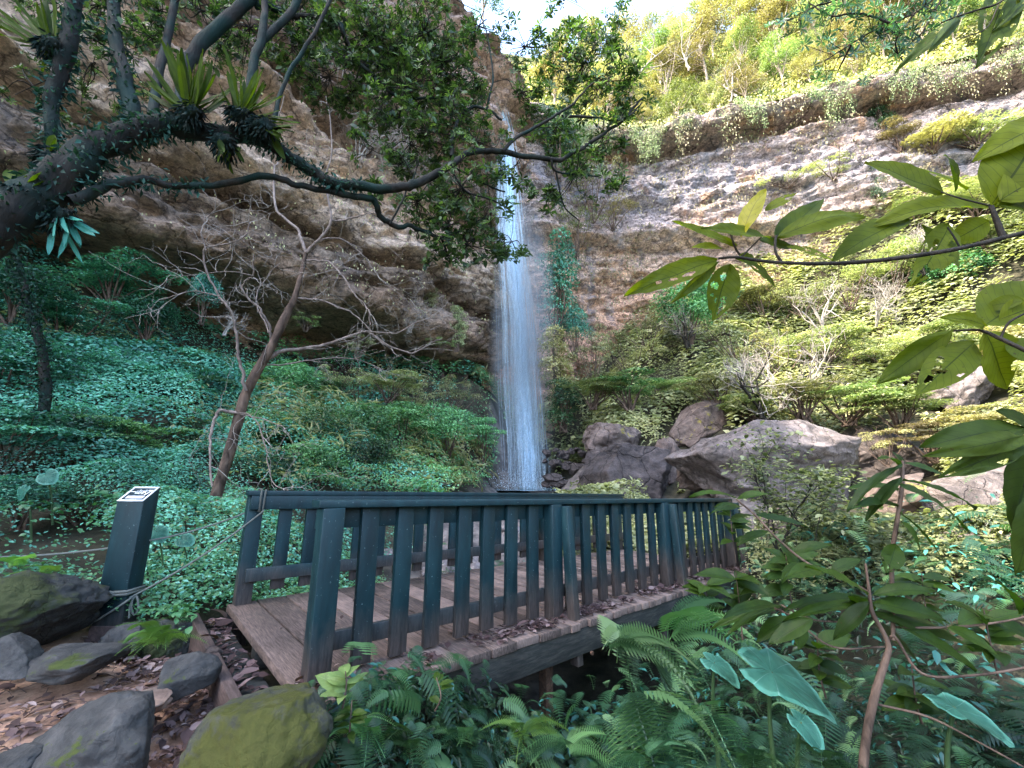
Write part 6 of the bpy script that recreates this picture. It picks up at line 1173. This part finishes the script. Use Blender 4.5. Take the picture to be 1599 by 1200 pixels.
# ferns
def fern(px, py, Y, n, Lpx, label, seed, a0, a1, mat, dr=.6, group=None, elev=(.1, .8), base=None):
    c = P(px, py, Y); rng = np.random.default_rng(seed); root = empty('fern', tuple(c), label, 'fern', group); mb = MB(); a = np.radians(rng.uniform(a0, a1, n)); e = rng.uniform(elev[0], elev[1], n)
    A = np.c_[np.cos(a)*np.cos(e), -np.sin(a)*np.cos(e), np.sin(e)]; N_u = nrm(np.array([0, 0, 1])-A*A[:, 2:3]+rng.normal(size=(n, 3))*.15)
    place(mb, _fr(dr), c+rng.normal(size=(n, 3))*.015, A, N_u, M(Lpx, Y)*rng.uniform(.65, 1.15, n), 1., rng=rng); mb.build('fronds', mat, root); return root
_FR = {}
def _fr(dr):
    if dr not in _FR: _FR[dr] = _frond(26, dr, .24)
    return _FR[dr]
M_FERN = leafmat('fern_leaf', [(.015, .045, .02), (.035, .1, .04), (.07, .17, .06), (.15, .27, .11)], .35)
M_FERNL = leafmat('yellow_fern_leaf', [(.05, .12, .025), (.1, .2, .04), (.17, .3, .07)], .35)
fern(252, 1005, 3.2, 18, 52, 'bright green fern between the marker post and the blue grey stone', 1, -20, 200, M_FERNL, .55)
fern(60, 905, 3.6, 7, 46, 'small yellow green fern on the dark mossy rock at the left', 2, -20, 200, M_FERNL, .5)
fern(30, 890, 3.7, 6, 40, 'small fern at the very left edge of the mossy rock', 22, -20, 200, M_FERNL, .5)
fern(950, 1015, 2.6, 13, 118, 'large arching fern hanging beside the near edge of the footbridge, right of the rusty pier', 3, -70, 60, M_FERN, 1.05, elev=(-.2, .5))
fern(985, 1085, 2.4, 7, 150, 'fern with long pale fronds hanging straight down below the arching one', 4, 20, 110, M_FERN, 1.1, elev=(-.7, .1))
fern(1040, 1000, 3.0, 8, 120, 'fern leaning over the gully under the third bridge post', 5, -20, 100, M_FERN, .7)
fern(1100, 1120, 2.2, 6, 90, 'narrow leaved fern beside the taro leaves at the bottom', 6, -10, 170, M_FERN, .8, elev=(-.3, .5))
fern(560, 1150, 2.25, 11, 57, 'fern rooted beside the large mossy boulder', 8, -30, 190, M_FERN, .7); fern(640, 1160, 2.4, 11, 54, 'leafy fern below the bridge deck, right of the mossy boulder', 9, -10, 190, M_FERN, .7); fern(730, 1150, 2.6, 11, 55, 'dark fern under the middle of the first bridge span', 10, -10, 190, M_DARK, .7)
fern(820, 1150, 2.7, 11, 53, 'yellowish fern left of the rusty pier', 11, -10, 190, M_FERNL, .7); fern(890, 1175, 2.4, 11, 61, 'fern at the bottom edge right of the rusty pier', 12, -10, 190, M_FERN, .8); fern(1010, 1190, 2.1, 11, 68, 'fern at the bottom edge under the hanging fronds', 13, -10, 190, M_DARK, .8)
fern(1180, 1190, 1.9, 11, 68, 'fern at the bottom edge below the taro leaves', 14, -10, 190, M_FERN, .8); fern(1290, 1200, 1.8, 11, 61, 'dark fern at the bottom edge left of the sapling stem', 15, -10, 190, M_DARK, .8)
# young plants by the boulder
def sprig(px, py, Y, hpx, n, lpx, label, seed, mat=V_SAP, cat='plant', lean=0.):
    c = P(px, py, Y); rng = np.random.default_rng(seed); root = empty('young_plant', tuple(c), label, cat); mb = MB(); top_ = c+np.array([M(hpx, Y)*lean, 0, M(hpx, Y)]); L = smooth_path(np.array([c, (c+top_)/2+rng.normal(size=3)*.015, top_]), 5); V, Fq = tube(L, np.linspace(.005, .0025, len(L)), 6); mb.add(V, Fq); mb.build('stem', BK_BROWN, root); mb = MB()
    for k in range(n):
        b = L[int(rng.uniform(.3, 1)*(len(L)-1))]; a = rng.uniform(0, 6.3); d = np.array([math.cos(a), math.sin(a)*.8, rng.uniform(-.2, .5)])*M(lpx, Y)*rng.uniform(.6, 1.1)
        big_leaf(mb, b, b+d, np.linalg.norm(d)*rng.uniform(.4, .55), (rng.normal()*.2, -.5, 1), seed*40+k, curl=.05, nx=10, ny=6, droop=.15)
    build_uv(mb, 'leaves', mat, root)
sprig(535, 1108, 2.15, 46, 9, 42, 'pale green young plant growing between the mossy boulder and the bridge deck', 1, veinmat('pale_young_leaf', (.1, .17, .05), (.19, .28, .09), (.25, .32, .14), .35, 7)); sprig(545, 1160, 2.1, 50, 12, 28, 'small leaved plant just right of the mossy boulder', 2)
sprig(680, 1110, 2.3, 40, 6, 26, 'thin sprig climbing the bridge beam', 3); sprig(1150, 880, 3.8, 90, 14, 34, 'leafy plant reaching over the end of the bridge rail', 4, V_SAP); sprig(1110, 990, 3.2, 70, 14, 40, 'broad leaved plant in the gully beside the third bridge post', 5)
sprig(1160, 1000, 2.6, 90, 16, 52, 'leafy plant behind the taro leaves', 6); sprig(1560, 1060, 2.3, 90, 16, 52, 'leafy plant at the right edge behind the sapling', 7); sprig(1440, 1130, 2.0, 70, 14, 48, 'low leafy plant right of the sapling stem', 8); sprig(1290, 1090, 2.3, 80, 14, 46, 'leafy plant left of the sapling stem', 9); sprig(1240, 960, 3.2, 90, 16, 46, 'leafy plant behind the left shoots of the sapling', 10); sprig(1460, 1000, 2.9, 90, 16, 46, 'leafy plant in the stream bank right of the sapling', 11)
# golden light leaved small tree over the rail end
bs = P(1215, 900, 6.2); r_ = empty('small_tree', tuple(bs), 'young tree with sprays of small yellow green leaves behind the right end of the footbridge', 'tree'); out, tips = [], []; rng = np.random.default_rng(3)
for d_ in ((-.1, 0, 1), (.5, -.1, .8), (.9, 0, .6), (.2, -.3, 1)): grow(rng, bs, d_, .75, .02, 3, out, tips, bend=.25, spread=.65, kids=(2, 3), shrink=.75)
mb = MB(); add_branches(mb, out, 6, 4); mb.build('trunk', BK_DARK, r_); TP = np.array([t for t, _ in tips]+[p[-2] for p, *_ in out]); k = rng.integers(0, len(TP), 3000); mb = MB(); n_ = len(k)
place(mb, T_LEAF, TP[k]+rng.normal(size=(n_, 3))*np.array([.16, .16, .05]), rdir(rng, n_)*np.array([1, 1, .3]), np.array([0, -.2, 1])+rdir(rng, n_)*.4, rng.uniform(.05, .11, n_), .6, rng=rng); mb.build('crown', M_LIME, r_)
